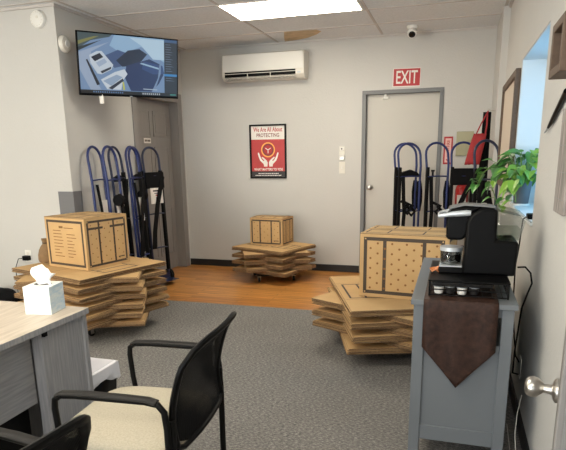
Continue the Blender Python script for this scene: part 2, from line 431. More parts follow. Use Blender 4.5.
# ------------------------------------------------------------------ lights of the room
def ceiling_light(x0, y0, label, group='ceiling troffers'):
    t = thing('ceiling_light', label, 'ceiling light', (x0, y0, CZ), 0, group)
    w_, h_ = 1.2, .605
    mb = MB()
    mb.box((0, 0, -.008), (w_, .022, -.0), WHITE).box((0, h_ - .022, -.008), (w_, h_, -.0), WHITE).box((0, .022, -.008), (.022, h_ - .022, 0), WHITE).box((w_ - .022, .022, -.008), (w_, h_ - .022, 0), WHITE)
    mb.obj('frame', t)
    MB().box((.022, .022, -.007), (w_ - .022, h_ - .022, -.001), DIFF).obj('diffuser', t)
    return t
ceiling_light(-2.065, 4.80, 'glowing recessed ceiling panel lamp in front of the air conditioner')
for x, yy in ((-2.045, 1.18), (-4.445, 1.18), (-.845, -1.24)):
    ceiling_light(x, yy, 'glowing recessed ceiling panel lamp above the desk side of the room')

la = bpy.data.lights.new('daylight_front', 'AREA'); la.shape = 'RECTANGLE'; la.size = 2.6; la.size_y = 1.75; la.energy = 135; la.color = (1.0, .82, .55)
lo = bpy.data.objects.new('daylight_front', la); COL.objects.link(lo); lo.location = (-4.4, YF - .03, 1.43); lo.rotation_euler = (PI / 2 + .2, 0, 0)
la = bpy.data.lights.new('daylight_side', 'AREA'); la.shape = 'RECTANGLE'; la.size = 1.0; la.size_y = .8; la.energy = 6; la.color = (.34, .70, 1.0)
lo = bpy.data.objects.new('daylight_side', la); COL.objects.link(lo); lo.location = (XR + .3, (WIN[0] + WIN[1]) / 2, 1.57); lo.rotation_euler = (0, PI / 2, 0)
la = bpy.data.lights.new('ceiling_fill', 'AREA'); la.shape = 'RECTANGLE'; la.size = 4.4; la.size_y = .7; la.energy = 170; la.color = (.96, .98, 1.0)  # added fill light, aimed upwards from the front to brighten the ceiling
lo = bpy.data.objects.new('ceiling_fill', la); COL.objects.link(lo); lo.location = (-2.8, YF - .05, .95); lo.rotation_euler = (PI / 2 + .75, 0, 0)
wd = bpy.data.worlds.new('sky'); scene.world = wd; wd.use_nodes = True
wd.node_tree.nodes['Background'].inputs[0].default_value = (.20, .60, 1.0, 1); wd.node_tree.nodes['Background'].inputs[1].default_value = .45

# ------------------------------------------------------------------ air conditioner
t = thing('air_conditioner', 'white wall mounted split air conditioner high on the back wall', 'air conditioner', (-2.19, YB, 2.27))
prof = [(0, .0), (-.16, .0), (-.205, .045), (-.205, .235), (-.185, .285), (-.14, .30), (0, .30)]   # y,z
mb = MB(Matrix.Translation((-.5, 0, 0)) @ Matrix(((0, 0, 1, 0), (1, 0, 0, 0), (0, 1, 0, 0), (0, 0, 0, 1))))
mb.prism(prof, 0, 1.0, WHITE2); mb.obj('body', t, bevel=.006)
MB().box((-.485, -.2085, .102), (.485, -.205, .283), WHITE).obj('front_panel', t, bevel=.002)
mb = MB(); mb.poly([(-.465, -.1635, .0035), (.40, -.1635, .0035), (.40, -.2065, .0465), (-.465, -.2065, .0465)], BLACK); mb.poly([(-.465, -.2065, .0465), (.40, -.2065, .0465), (.40, -.2065, .095), (-.465, -.2065, .095)], BLACK)
mb.obj('air_outlet', t, smooth=False)
mb = MB()
for z, y0 in ((.026, -.193), (.074, -.2095)): mb.box((-.465, y0 - .004, z - .003), (.40, y0 + .002, z + .003), WHITE2)
for x in (-.18, .1): mb.box((x - .004, -.21, .02), (x + .004, -.19, .07), WHITE2)
mb.obj('louvre', t)
MB().box((.42, -.2095, .05), (.46, -.206, .066), SILVER).obj('display', t)

# ------------------------------------------------------------------ poster
t = thing('framed_poster', 'red and white framed poster with two hands holding a box', 'poster', (-2.203, YB, 1.459))
wv, hv = .235, .322
mb = MB()
for a, b in (((-wv, -.02, -hv), (-wv + .02, 0, hv)), ((wv - .02, -.02, -hv), (wv, 0, hv)), ((-wv + .02, -.02, hv - .02), (wv - .02, 0, hv)), ((-wv + .02, -.02, -hv), (wv - .02, 0, -hv + .02))): mb.box(a, b, BLACK)
mb.obj('frame', t)
mb = MB(frame((0, -.006, 0), (1, 0, 0), (0, 0, 1)))
def rect(x0, y0, x1, y1, m, z): mb.poly([(x0, y0, z), (x1, y0, z), (x1, y1, z), (x0, y1, z)], m)
mb.box((-wv + .02, -hv + .02, -.004), (wv - .02, hv - .02, 0), REDP)
rect(-wv + .02, .145, wv - .02, hv - .02, PWHITE, .0006); rect(-wv + .02, -hv + .02, wv - .02, -.235, PBLK, .0006)
mb.text('We Are All About', RED, 0, .262, .37, .055, .0012, bold=.015); mb.text('PROTECTING', DRED, 0, .195, .29, .045, .0012, bold=.015)
def disc(r, m, z, cx=0, cy=0, n=28): mb.poly([(cx + r * math.cos(2 * PI * k / n), cy + r * math.sin(2 * PI * k / n), z) for k in range(n)], m)
disc(.09, ORANGE, .0012, 0, .022); disc(.074, DRED, .0016, 0, .022)
hexa = [(.058 * math.cos(PI / 2 + k * PI / 3), .022 + .058 * math.sin(PI / 2 + k * PI / 3)) for k in range(6)]
mb.poly([(x, y, .002) for x, y in hexa], RED)
for k in (1, 3, 5):
    e = hexa[k]; dx, dy = e[0], e[1] - .022; l = math.hypot(dx, dy); px, py = -dy / l * .004, dx / l * .004
    e = (dx * .7, .022 + dy * .7)
    mb.poly([(px, .022 + py, .0024), (-px, .022 - py, .0024), (e[0] - px, e[1] - py, .0024), (e[0] + px, e[1] + py, .0024)], PWHITE)
hand = [(-.012, -.178), (-.008, -.13), (-.02, -.105), (-.052, -.078), (-.075, -.062), (-.085, -.066), (-.08, -.078), (-.05, -.105), (-.062, -.112), (-.086, -.088), (-.105, -.05), (-.118, -.012), (-.132, -.012), (-.133, -.025), (-.122, -.065), (-.105, -.105), (-.08, -.13), (-.06, -.148), (-.055, -.178)]
for sgn in (1, -1): mb.poly([(x * sgn, y, .0012) for x, y in hand], PWHITE)
mb.text('WHAT MATTERS TO YOU', PWHITE, 0, -.212, .37, .03, .0012, bold=.02)
for yy, a in ((-.262, .13), (-.285, .17)):
    x = -a
    while x < a:
        l = random.uniform(.012, .03); rect(x, yy - .005, min(a, x + l), yy + .005, PWHITE, .0012); x += l + .007
mb.obj('print', t, smooth=False, fix=False)

# exit sign
mb = MB(frame((-.571, YB - .004, 2.232), (1, 0, 0), (0, 0, 1)) @ Matrix.Rotation(-.012, 4, 'Z'))
mb.box((-.15, -.098, -.0035), (.15, .098, 0), PWHITE); rect(-.142, -.088, .146, .092, RED, .0006)
mb.text('EXIT', PWHITE, .004, .004, .232, .135, .0014, bold=.012)
tag(mb.obj('exit_sign', smooth=False, fix=False), 'red sign with white EXIT lettering above the grey framed door', 'sign')

# wall devices left of the door
t = thing('wall_keypad', 'upper small white alarm keypad beside the exit door', 'keypad', (-1.285, YB, 1.455))
MB().box((-.035, -.012, -.05), (.035, 0, .05), WHITE2).obj('backplate', t, bevel=.003)
MB().box((-.022, -.028, .0), (.024, -.012, .042), WHITE).obj('reader', t, bevel=.004)
MB().lathe([(.001, 0), (.009, 0), (.009, .003), (.001, .003)], PBLK, 12, c=(.0, -.031, .022), axis='y').obj('button', t)
t = thing('wall_thermostat', 'lower small white control box under the keypad', 'control box', (-1.285, YB, 1.375))
MB().box((-.028, -.03, -.028), (.034, 0, .026), WHITE).obj('housing', t, bevel=.004)
MB().box((-.018, -.031, -.016), (.02, -.03, .004), SILVER).obj('display', t)
t = thing('light_switch', 'white light switch plate lowest beside the exit door', 'light switch', (-1.283, YB, 1.262))
MB().box((-.036, -.007, -.07), (.036, 0, .068), WHITE2).obj('plate', t, bevel=.003)
MB().box((-.008, -.016, -.014), (.008, -.007, .012), WHITE).obj('toggle', t, bevel=.002)

# camera on ceiling
t = thing('security_camera', 'white dome security camera with a black eye on the ceiling', 'camera', (-.50, 6.25, CZ))
MB().lathe([(.001, 0), (.058, 0), (.058, -.018), (.05, -.03), (.001, -.03)], WHITE, 24).obj('mount', t)
mb = MB(Matrix.Translation((0, -.012, -.055)) @ Matrix.Rotation(math.radians(-48), 4, 'X'))
mb.lathe([(.001, .03), (.03, .03), (.048, .01), (.05, -.02), (.046, -.045), (.03, -.052), (.001, -.052)], WHITE, 24); mb.obj('head', t)
mb = MB(Matrix.Translation((0, -.012, -.055)) @ Matrix.Rotation(math.radians(-48), 4, 'X'))
mb.lathe([(.001, -.052), (.034, -.0515), (.034, -.057), (.026, -.062), (.001, -.066)], BLACKG, 20); mb.obj('lens', t)

# smoke detector and horn
t = thing('smoke_detector', 'round white smoke detector on the warm lit wall', 'smoke detector', (-3.49, YC, 2.578))
MB().lathe([(.001, 0), (.074, 0), (.074, -.018), (.066, -.032), (.04, -.04), (.001, -.041)], WHITE, 28, axis='y').obj('housing', t)
mb = MB()
for k in range(14):
    a = 2 * PI * k / 14
    mb.box((-.004, -.037, .044), (.004, -.031, .06), WHITE2, R=Matrix.Rotation(a, 4, 'Y'))
mb.obj('vent', t)
MB().lathe([(.001, -.041), (.012, -.041), (.011, -.045), (.001, -.045)], WHITE2, 14, axis='y', c=(.01, 0, .012)).obj('test_button', t)
t = thing('smoke_detector', 'round white detector beside the television on the shaded wall', 'smoke detector', (XL, 4.37, 2.385))
MB().lathe([(.001, 0), (.07, 0), (.07, .02), (.06, .034), (.038, .04), (.001, .041)], WHITE2, 28, axis='x').obj('housing', t)
MB().lathe([(.001, .041), (.03, .041), (.028, .046), (.001, .046)], WHITE, 20, axis='x').obj('cover', t)

def outlet(name, M, label, plugged=False):
    t = bpy.data.objects.new(name, None); COL.objects.link(t); t.matrix_world = M; tag(t, label, 'outlet')
    MB().box((-.036, -.058, 0), (.036, .058, .006), WHITE).obj('plate', t, bevel=.003)
    for s in (-1, 1):
        MB().box((-.016, s * .026 - .016, .006), (.016, s * .026 + .016, .008), WHITE2).obj('socket', t, bevel=.002)
    return t
outlet('wall_outlet', frame((-3.91, YC, .5), (1, 0, 0), (0, 0, 1)), 'white wall outlet on the warm lit wall beside the left carton pile')
mb = MB(frame((-3.90, YC - .006, .485), (1, 0, 0), (0, 0, 1)))
mb.box((-.045, -.022, .002), (.02, .022, .045), BLACK); mb.tube([(-.04, 0, .03), (-.1, -.01, .035), (-.15, -.1, .03), (-.17, -.3, .02), (-.18, -.47, .012)], .004, RUBBER, 8)
tag(mb.obj('black_plug', bevel=.004), 'black power plug with its cord in the outlet of the warm lit wall', 'plug')
outlet('wall_outlet', frame((XR, 3.05, .28), (0, -1, 0), (0, 0, 1)), 'white wall outlet low behind the grey cabinet')

# ------------------------------------------------------------------ television
TW, TH = .92, .53
tc = Vector((-2.90, 4.72, 2.225)); yaw = math.radians(47.5); tl = math.radians(9)
u = Vector((math.cos(yaw), math.sin(yaw), 0)); n0 = Vector((math.sin(yaw), -math.cos(yaw), 0))
vv = Vector((0, 0, math.cos(tl))) + n0 * math.sin(tl); vv.normalize()
FT = frame(tc, u, vv)
t = thing('television', 'wall mounted television showing a security view of white parked cars', 'television', tc)
inv = Matrix.Translation(-tc) @ FT
MB(inv).box((-TW / 2, -TH / 2, -.03), (TW / 2, TH / 2, 0), BLACK).box((-.3, -.2, -.06), (.3, .12, -.03), BLACK).obj('housing', t, bevel=.004)
SC = .5
def sm(c, k=SC): 
    nm = 'screen_%d_%d_%d' % c
    return bpy.data.materials.get(nm) or glow(nm, c, k)
x0s, x1s, y0s, y1s = -TW / 2 + .012, TW / 2 - .012, -TH / 2 + .02, TH / 2 - .012
mb = MB(inv); lay = [0]
def sp(c, *pts):
    lay[0] += 1
    P = [(x0s + a * (x1s - x0s), y1s - b * (y1s - y0s), .0008 + lay[0] * .00004) for a, b in pts]
    mb.poly(P, sm(c))
sp((128, 158, 196), (0, 0), (0, 1), (1, 1), (1, 0))
sp((160, 196, 228), (.35, 0), (.3, .18), (.42, .3), (.62, .16), (.86, .4), (.86, 0))
sp((196, 224, 244), (.5, .02), (.62, .14), (.74, .36), (.86, .36), (.86, .02))
sp((74, 92, 96), (0, 0), (0, .26), (.12, .12), (.3, .04), (.33, 0))
sp((142, 140, 84), (0, .14), (0, .2), (.16, .075), (.2, .04), (.15, .05))
sp((40, 52, 60), (0, .24), (0, .3), (.2, .12), (.24, .09))
sp((168, 186, 212), (0, .32), (.0, .6), (.1, .95), (.2, .93), (.1, .62), (.12, .3), (.3, .12))
sp((72, 96, 140), (.24, .36), (.38, .24), (.5, .3), (.44, .5), (.34, .55))
sp((34, 48, 72), (.36, .42), (.48, .24), (.6, .2), (.68, .28), (.62, .4), (.5, .5), (.42, .52))
sp((38, 58, 104), (.46, .5), (.56, .44), (.7, .36), (.82, .44), (.85, .62), (.8, .78), (.72, .93), (.5, .93), (.44, .7))
sp((54, 80, 132), (.64, .4), (.84, .46), (.86, .6), (.74, .62), (.62, .54))
sp((168, 200, 226), (.6, .45), (.62, .43), (.8, .5), (.8, .53))
sp((214, 226, 238), (.1, .36), (.17, .29), (.22, .28), (.27, .38), (.33, .5), (.31, .58), (.21, .67), (.17, .66), (.11, .5))
sp((30, 38, 56), (.115, .39), (.2, .315), (.235, .38), (.15, .46))
sp((34, 44, 62), (.2, .62), (.31, .53), (.305, .57), (.215, .655))
sp((176, 194, 218), (.16, .48), (.245, .4), (.27, .46), (.19, .55))
sp((36, 42, 56), (.065, .44), (.08, .43), (.19, .84), (.16, .86))
sp((222, 232, 242), (.2, .76), (.34, .62), (.44, .56), (.47, .64), (.42, .76), (.4, .92), (.26, .92))
sp((160, 182, 208), (.22, .78), (.36, .66), (.42, .7), (.3, .86))
sp((40, 50, 70), (.27, .9), (.42, .72), (.43, .76), (.31, .92))
sp((210, 214, 90), (.415, .78), (.43, .78), (.44, .92), (.42, .92))
sp((130, 156, 190), (.815, .36), (.825, .36), (.82, .6), (.76, .88), (.73, .93), (.72, .93), (.79, .68))
sp((190, 206, 222), (.63, .88), (.78, .885), (.78, .9), (.63, .895))
sp((34, 40, 52), (.86, 0), (.86, .94), (1, .94), (1, 0))
sp((60, 96, 140), (.86, 0), (.86, .05), (1, .05), (1, 0))
for k in range(17):
    b = .08 + k * .042
    if b < .75 and not .58 < b < .65: sp((104, 118, 138), (.875, b), (.875, b + .012), (.89 + random.uniform(.03, .09), b + .012), (.89 + random.uniform(.03, .05), b))
sp((56, 140, 204), (.86, .6), (.86, .64), (1, .64), (1, .6))
sp((14, 17, 26), (0, .94), (0, 1), (1, 1), (1, .94))
for k in range(14): a = .12 + k * .022; sp((110, 150, 200), (a, .958), (a, .982), (a + .011, .982), (a + .011, .958))
for k in range(9): a = .62 + k * .022; sp((200, 206, 214), (a, .955), (a, .985), (a + .012, .985), (a + .012, .955))
sp((60, 150, 140), (.92, .96), (.92, .982), (.985, .982), (.985, .96))
mb.obj('screen', t, smooth=False, fix=False)
MB(inv).box((-.012, -TH / 2 + .003, 0), (.012, -TH / 2 + .009, .001), SILVER).obj('badge', t)
mb = MB(Matrix.Translation(-tc))
back = FT @ Vector((0, -.02, -.06))
mb.tube([back, back + Vector((-.13, .05, -.0)), Vector((XL + .03, back.y + .08, back.z))], .022, BLACK, 10)
mb.box((XL, back.y - .02, back.z - .14), (XL + .03, back.y + .18, back.z + .14), BLACK)
mb.obj('wall_mount', t)
q = FT @ Vector((-.26, -TH / 2 - .02, -.02)) - tc
MB(Matrix.Translation(q)).box((-.018, -.02, -.05), (.018, .005, .03), WHITE).obj('receiver', t, bevel=.003)

# ------------------------------------------------------------------ flat cartons in piles
def flat_carton(L, W, name='flat_carton'):
    mb = MB(); T = .0048
    nx, ny = 10, 8
    def bend(x, y): return -.004 * ((abs(x) / (L / 2)) ** 2.2) * ((abs(y) / (W / 2)) ** 1.5)
    def board(z0, ox, oy, l, w, top):
        lo = [[None] * (ny + 1) for _ in range(nx + 1)]; hi = [[None] * (ny + 1) for _ in range(nx + 1)]
        for i in range(nx + 1):
            for j in range(ny + 1):
                x = ox - l / 2 + l * i / nx; y = oy - w / 2 + w * j / ny; z = z0 + bend(x, y)
                lo[i][j] = mb.v((x, y, z)); hi[i][j] = mb.v((x, y, z + T))
        for i in range(nx):
            for j in range(ny):
                mb.f([lo[i][j], lo[i][j + 1], lo[i + 1][j + 1], lo[i + 1][j]], CARD)
                mb.f([hi[i][j], hi[i + 1][j], hi[i + 1][j + 1], hi[i][j + 1]], CARD)
        for i in range(nx):
            mb.f([lo[i][0], lo[i + 1][0], hi[i + 1][0], hi[i][0]], CARDE); mb.f([lo[i + 1][ny], lo[i][ny], hi[i][ny], hi[i + 1][ny]], CARDE)
        for j in range(ny):
            mb.f([lo[0][j + 1], lo[0][j], hi[0][j], hi[0][j + 1]], CARDE); mb.f([lo[nx][j], lo[nx][j + 1], hi[nx][j + 1], hi[nx][j]], CARDE)
    board(.0, 0, 0, L, W, False)
    board(T + .0012, .004, -.004, L - .008, W - .008, True)
    zt = 2 * T + .0012 + .0006
    def strip(x0, y0, x1, y1, m):   # printed band following the bend
        n = max(2, int(max(abs(x1 - x0), abs(y1 - y0)) / .06))
        for k in range(n):
            if abs(x1 - x0) >= abs(y1 - y0):
                a = x0 + (x1 - x0) * k / n; b = x0 + (x1 - x0) * (k + 1) / n; q = [(a, y0), (b, y0), (b, y1), (a, y1)]
            else:
                a = y0 + (y1 - y0) * k / n; b = y0 + (y1 - y0) * (k + 1) / n; q = [(x0, a), (x1, a), (x1, b), (x0, b)]
            mb.poly([(x, y, zt + bend(x, y)) for x, y in q], m)
    a, b = L / 2, W / 2; s = .015
    # fold and flap lines, then the printed crate bands between the flaps
    for y in (-b * .46, b * .46): strip(-a + .01, y - .002, a - .01, y + .002, CARDE)
    strip(-.003, -b, .003, b, CARDE)
    for x0, x1 in ((-a + .05, -.04), (.04, a - .05)):
        y0, y1 = -b * .46 + .03, b * .46 - .03
        strip(x0, y0, x1, y0 + s, CARDI); strip(x0, y1 - s, x1, y1, CARDI)
        strip(x0, y0 + s, x0 + s, y1 - s, CARDI); strip(x1 - s, y0 + s, x1, y1 - s, CARDI)
        for q in (.33, .67):
            xm = x0 + (x1 - x0) * q; strip(xm - s / 2, y0 + s, xm + s / 2, y1 - s, CARDI)
    return mb.obj(name, smooth=False, fix=False)
ORD = ['first', 'second', 'third', 'fourth', 'fifth', 'sixth', 'seventh', 'eighth', 'ninth', 'tenth', 'eleventh', 'twelfth']
def pile(c, dims, phi, n, z0, where, group, jit, TT=.0145, odd=(0, 0)):
    rnd = random.Random(jit)
    first = None
    for k in range(n):
        ph = phi if (n - 1 - k) % 2 == 0 else phi + 45
        ph += rnd.uniform(-2.5, 2.5) if k < n - 1 else 0
        ox, oy = (rnd.uniform(-.012, .012), rnd.uniform(-.012, .012)) if k < n - 1 else (0, 0)
        if (n - 1 - k) % 2: ox, oy = ox + odd[0], oy + odd[1]
        for s in range(3):
            z = z0 + (k * 3 + s) * TT
            lay_ = ORD[n - 1 - k]; pos = ('lowest', 'middle', 'topmost')[s]
            lb = '%s flat carton of layer %s from the top, %s' % (pos, lay_, where)
            if k == n - 1 and s == 2: lb = 'flat brown carton with printed bands lying on top of the %s' % where
            loc = (c[0] + ox + rnd.uniform(-.005, .005), c[1] + oy + rnd.uniform(-.005, .005), z)
            rot = (0, 0, math.radians(ph + rnd.uniform(-.6, .6)) + (PI if rnd.random() < .5 else 0))
            if first is None:
                first = flat_carton(*dims); first.location = loc; first.rotation_euler = rot; tag(first, lb, 'flat carton', group)
            else: dup(first, loc, rot, lb, group)
    return z0 + (n * 3 - 1) * TT + .0122
def carton_dolly(c, rz, l, w, label):
    t = thing('carton_dolly', label, 'dolly', (c[0], c[1], 0), rz)
    mb = MB()
    for s in (-1, 1):
        mb.box((-l / 2, s * w / 2 - .03, .075), (l / 2, s * w / 2 + .03, .1), BLACK); mb.box((s * l / 2 - .03, -w / 2 + .03, .075), (s * l / 2 + .03, w / 2 - .03, .1), BLACK)
    mb.obj('deck', t, bevel=.003)
    for sx in (-1, 1):
        for sy in (-1, 1):
            f = MB().box((-.02, -.02, .06), (.02, .02, .075), STEEL).box((-.016, -.016, .02), (-.013, .016, .062), STEEL).box((.013, -.016, .02), (.016, .016, .062), STEEL).obj('caster', t, loc=(sx * (l / 2 - .03), sy * (w / 2 - .03), 0))
            MB().lathe([(.001, -.011), (.028, -.011), (.03, -.008), (.03, .008), (.028, .011), (.001, .011)], RUBBER, 18, c=(0, 0, .03), axis='x').obj('wheel', f)
    return t
LC, BC, RC = (-2.90, 3.865), (-1.98, 6.05), (-.355, 4.09)
carton_dolly(LC, math.radians(-18), .46, .44, 'black dolly on casters under the left carton pile')
carton_dolly(BC, math.radians(25), .46, .42, 'black dolly on casters under the carton pile by the back wall')
carton_dolly(RC, math.radians(20), .48, .5, 'black dolly on casters under the carton pile behind the grey cabinet')
zl = pile(LC, (.914, .864), -18, 12, .112, 'left pile by the desk', 'flat cartons in the left pile', 1, .0121)
zb = pile(BC, (.74, .66), -20, 7, .112, 'pile by the back wall', 'flat cartons in the pile by the back wall', 2, .0134)
zr = pile(RC, (.914, 1.07), 19.6, 7, .112, 'pile behind the grey cabinet', 'flat cartons in the pile behind the grey cabinet', 3, .0148, (.06, -.05))

# ------------------------------------------------------------------ made up cartons
def carton(label, near, z, deg, w, d, h, dots=True, listing=True, big=False, tilt_flap=0.0):
    """near: front-right lower corner seen by the camera; w runs left along the front, d runs back"""
    th = math.radians(deg)
    t = thing('carton', label, 'carton', (near[0], near[1], z), th)
    # local: x from -w..0, y 0..d
    mb = MB().box((-w, 0, 0), (0, d, h), CARD)
    def face(F, W, H, kind):
        mb.M = F; e = .0008; bw = max(.011, W * .04)
        def r_(x0, y0, x1, y1, m, zz=e): mb.poly([(x0, y0, zz), (x1, y0, zz), (x1, y1, zz), (x0, y1, zz)], m)
        mg = W * .045; x0, x1, y0, y1 = mg, W - mg, H * .05, H - H * .045
        r_(x0, y0, x1, y0 + bw, CARDI); r_(x0, y1 - bw, x1, y1, CARDI); r_(x0, y0 + bw, x0 + bw, y1 - bw, CARDI); r_(x1 - bw, y0 + bw, x1, y1 - bw, CARDI)
        if kind == 'crate':
            for q in ((.30, .68) if not big else (.27, .76)):
                xm = x0 + (x1 - x0) * q; r_(xm - bw / 2, y0 + bw, xm + bw / 2, y1 - bw, CARDI)
            if not big and h > .35:
                yq = y0 + (y1 - y0) * .83
                r_(x0 + bw, yq - bw / 2, x0 + (x1 - x0) * .40, yq + bw / 2, CARDI, e * 1.4); r_(x0 + (x1 - x0) * .58, yq - bw / 2, x1 - bw, yq + bw / 2, CARDI, e * 1.4)
            nx_ = int((x1 - x0) / (.052 if big else .045)); ny_ = int((y1 - y0) / .038); rr = .0085 if big else .0055
            for i in range(nx_):
                for j in range(ny_):
                    if (i + j) % 2: continue
                    cx = x0 + bw + (i + .5) * (x1 - x0 - 2 * bw) / nx_; cy = y0 + bw + (j + .5) * (y1 - y0 - 2 * bw) / ny_
                    mb.poly([(cx + rr * math.cos(k * PI / 3), cy + rr * math.sin(k * PI / 3), e * 1.2) for k in range(6)], CARDS)
            for cx in (x0 + bw / 2, x1 - bw / 2):
                for cy in (y0 + bw / 2, y1 - bw / 2):
                    mb.poly([(cx + .006 * math.cos(k * PI / 4), cy + .006 * math.sin(k * PI / 4), e * 1.6) for k in range(8)], CARD)
            r_(x1 - bw - (x1 - x0) * .2, y0 + bw * 2.2, x1 - bw * 1.8, y0 + bw * 2.7, CARDI, e * 1.4)
        elif kind == 'list':
            r_(W * .36, H * .80, W * .46, H * .84, CARDT); r_(W * .48, H * .80, W * .72, H * .815, CARDT)
            rq = random.Random(5)
            for c_ in (.2, .54):
                for k in range(9):
                    if c_ > .5 and k < 1: continue
                    yy = H * (.74 - k * .064); ln_ = W * rq.uniform(.12, .25); r_(W * c_, yy, W * c_ + ln_, yy + H * .014, CARDT)
            
        mb.M = Matrix.Identity(4)
    face(frame((-w, 0, 0), (1, 0, 0), (0, 0, 1)), w, h, 'crate' if not listing else 'list')
    face(frame((0, 0, 0), (0, 1, 0), (0, 0, 1)), d, h, 'crate' if listing or not big else 'plain')
    face(frame((-w, d, 0), (0, -1, 0), (0, 0, 1)), d, h, 'plain')
    face(frame((0, d, 0), (-1, 0, 0), (0, 0, 1)), w, h, 'plain')
    mb.obj('body', t, smooth=False, fix=False)
    # closing flaps on top, meeting in the middle along the width
    for s in (0, 1):
        M = Matrix.Translation((0, 0 if s == 0 else d, h + .0005))
        sg = 1 if s == 0 else -1
        M = M @ Matrix.Rotation(sg * (tilt_flap + (.012 if s else .004)), 4, 'X')
        fb = MB(M); a, b = sorted((0, sg * (d / 2 - .002)))
        fb.box((-w, a, 0), (0, b, .0045), CARD, mats={'y0': CARDE, 'y1': CARDE})
        y_ = sg * d * .09; bw = .011
        for y0_ in (y_, sg * d * .42):
            fb.poly([(-w + .03, y0_ - bw / 2, .0052), (-.03, y0_ - bw / 2, .0052), (-.03, y0_ + bw / 2, .0052), (-w + .03, y0_ + bw / 2, .0052)], CARDI)
        for q in ((.05, .30, .70, .95)):
            fb.poly([(-w * q - bw / 2, min(y_, sg * d * .42), .0055), (-w * q + bw / 2, min(y_, sg * d * .42), .0055), (-w * q + bw / 2, max(y_, sg * d * .42), .0055), (-w * q - bw / 2, max(y_, sg * d * .42), .0055)], CARDI)
        fb.obj('flap', t, smooth=False, fix=False)
    return t
carton('medium brown carton with a printed list standing on the left carton pile', (-2.73, 3.61), zl, -13.5, .473, .441, .406)
carton('small brown carton with printed crate bands on the pile by the back wall', (-1.858, 5.994), zb, -7.2, .417, .32, .31, listing=False, tilt_flap=.05)
carton('large brown carton with spotted crate print on the pile behind the grey cabinet', (-.009, 3.779), zr, -6.7, .611, .463, .449, listing=False, big=True)

# brown paper bag behind the left carton
t = thing('paper_bag', 'brown paper bag with twisted neck on the left pile behind the carton', 'paper bag', (-3.345, 3.88, zl))
rb = random.Random(3)
mb = MB(); prof = [(.001, 0), (.06, .0), (.066, .02), (.068, .06), (.06, .1), (.042, .135), (.024, .155), (.02, .165), (.026, .18), (.03, .2)]
rings = []
for i, (r, z) in enumerate(prof):
    rings.append([mb.v((r * (1 + .07 * math.sin(5 * a + i)) * math.cos(a), r * (1 + .07 * math.sin(5 * a + i)) * math.sin(a), z)) for a in [2 * PI * k / 20 for k in range(20)]])
for A, B in zip(rings, rings[1:]):
    for k in range(20): mb.f([A[k], A[(k + 1) % 20], B[(k + 1) % 20], B[k]], KRAFTB)
mb.obj('bag', t)
MB().tube([(.024 * math.cos(a), .024 * math.sin(a), .163) for a in [2 * PI * k / 16 for k in range(16)]], .004, CARDI, 6, closed=True).obj('tie', t)

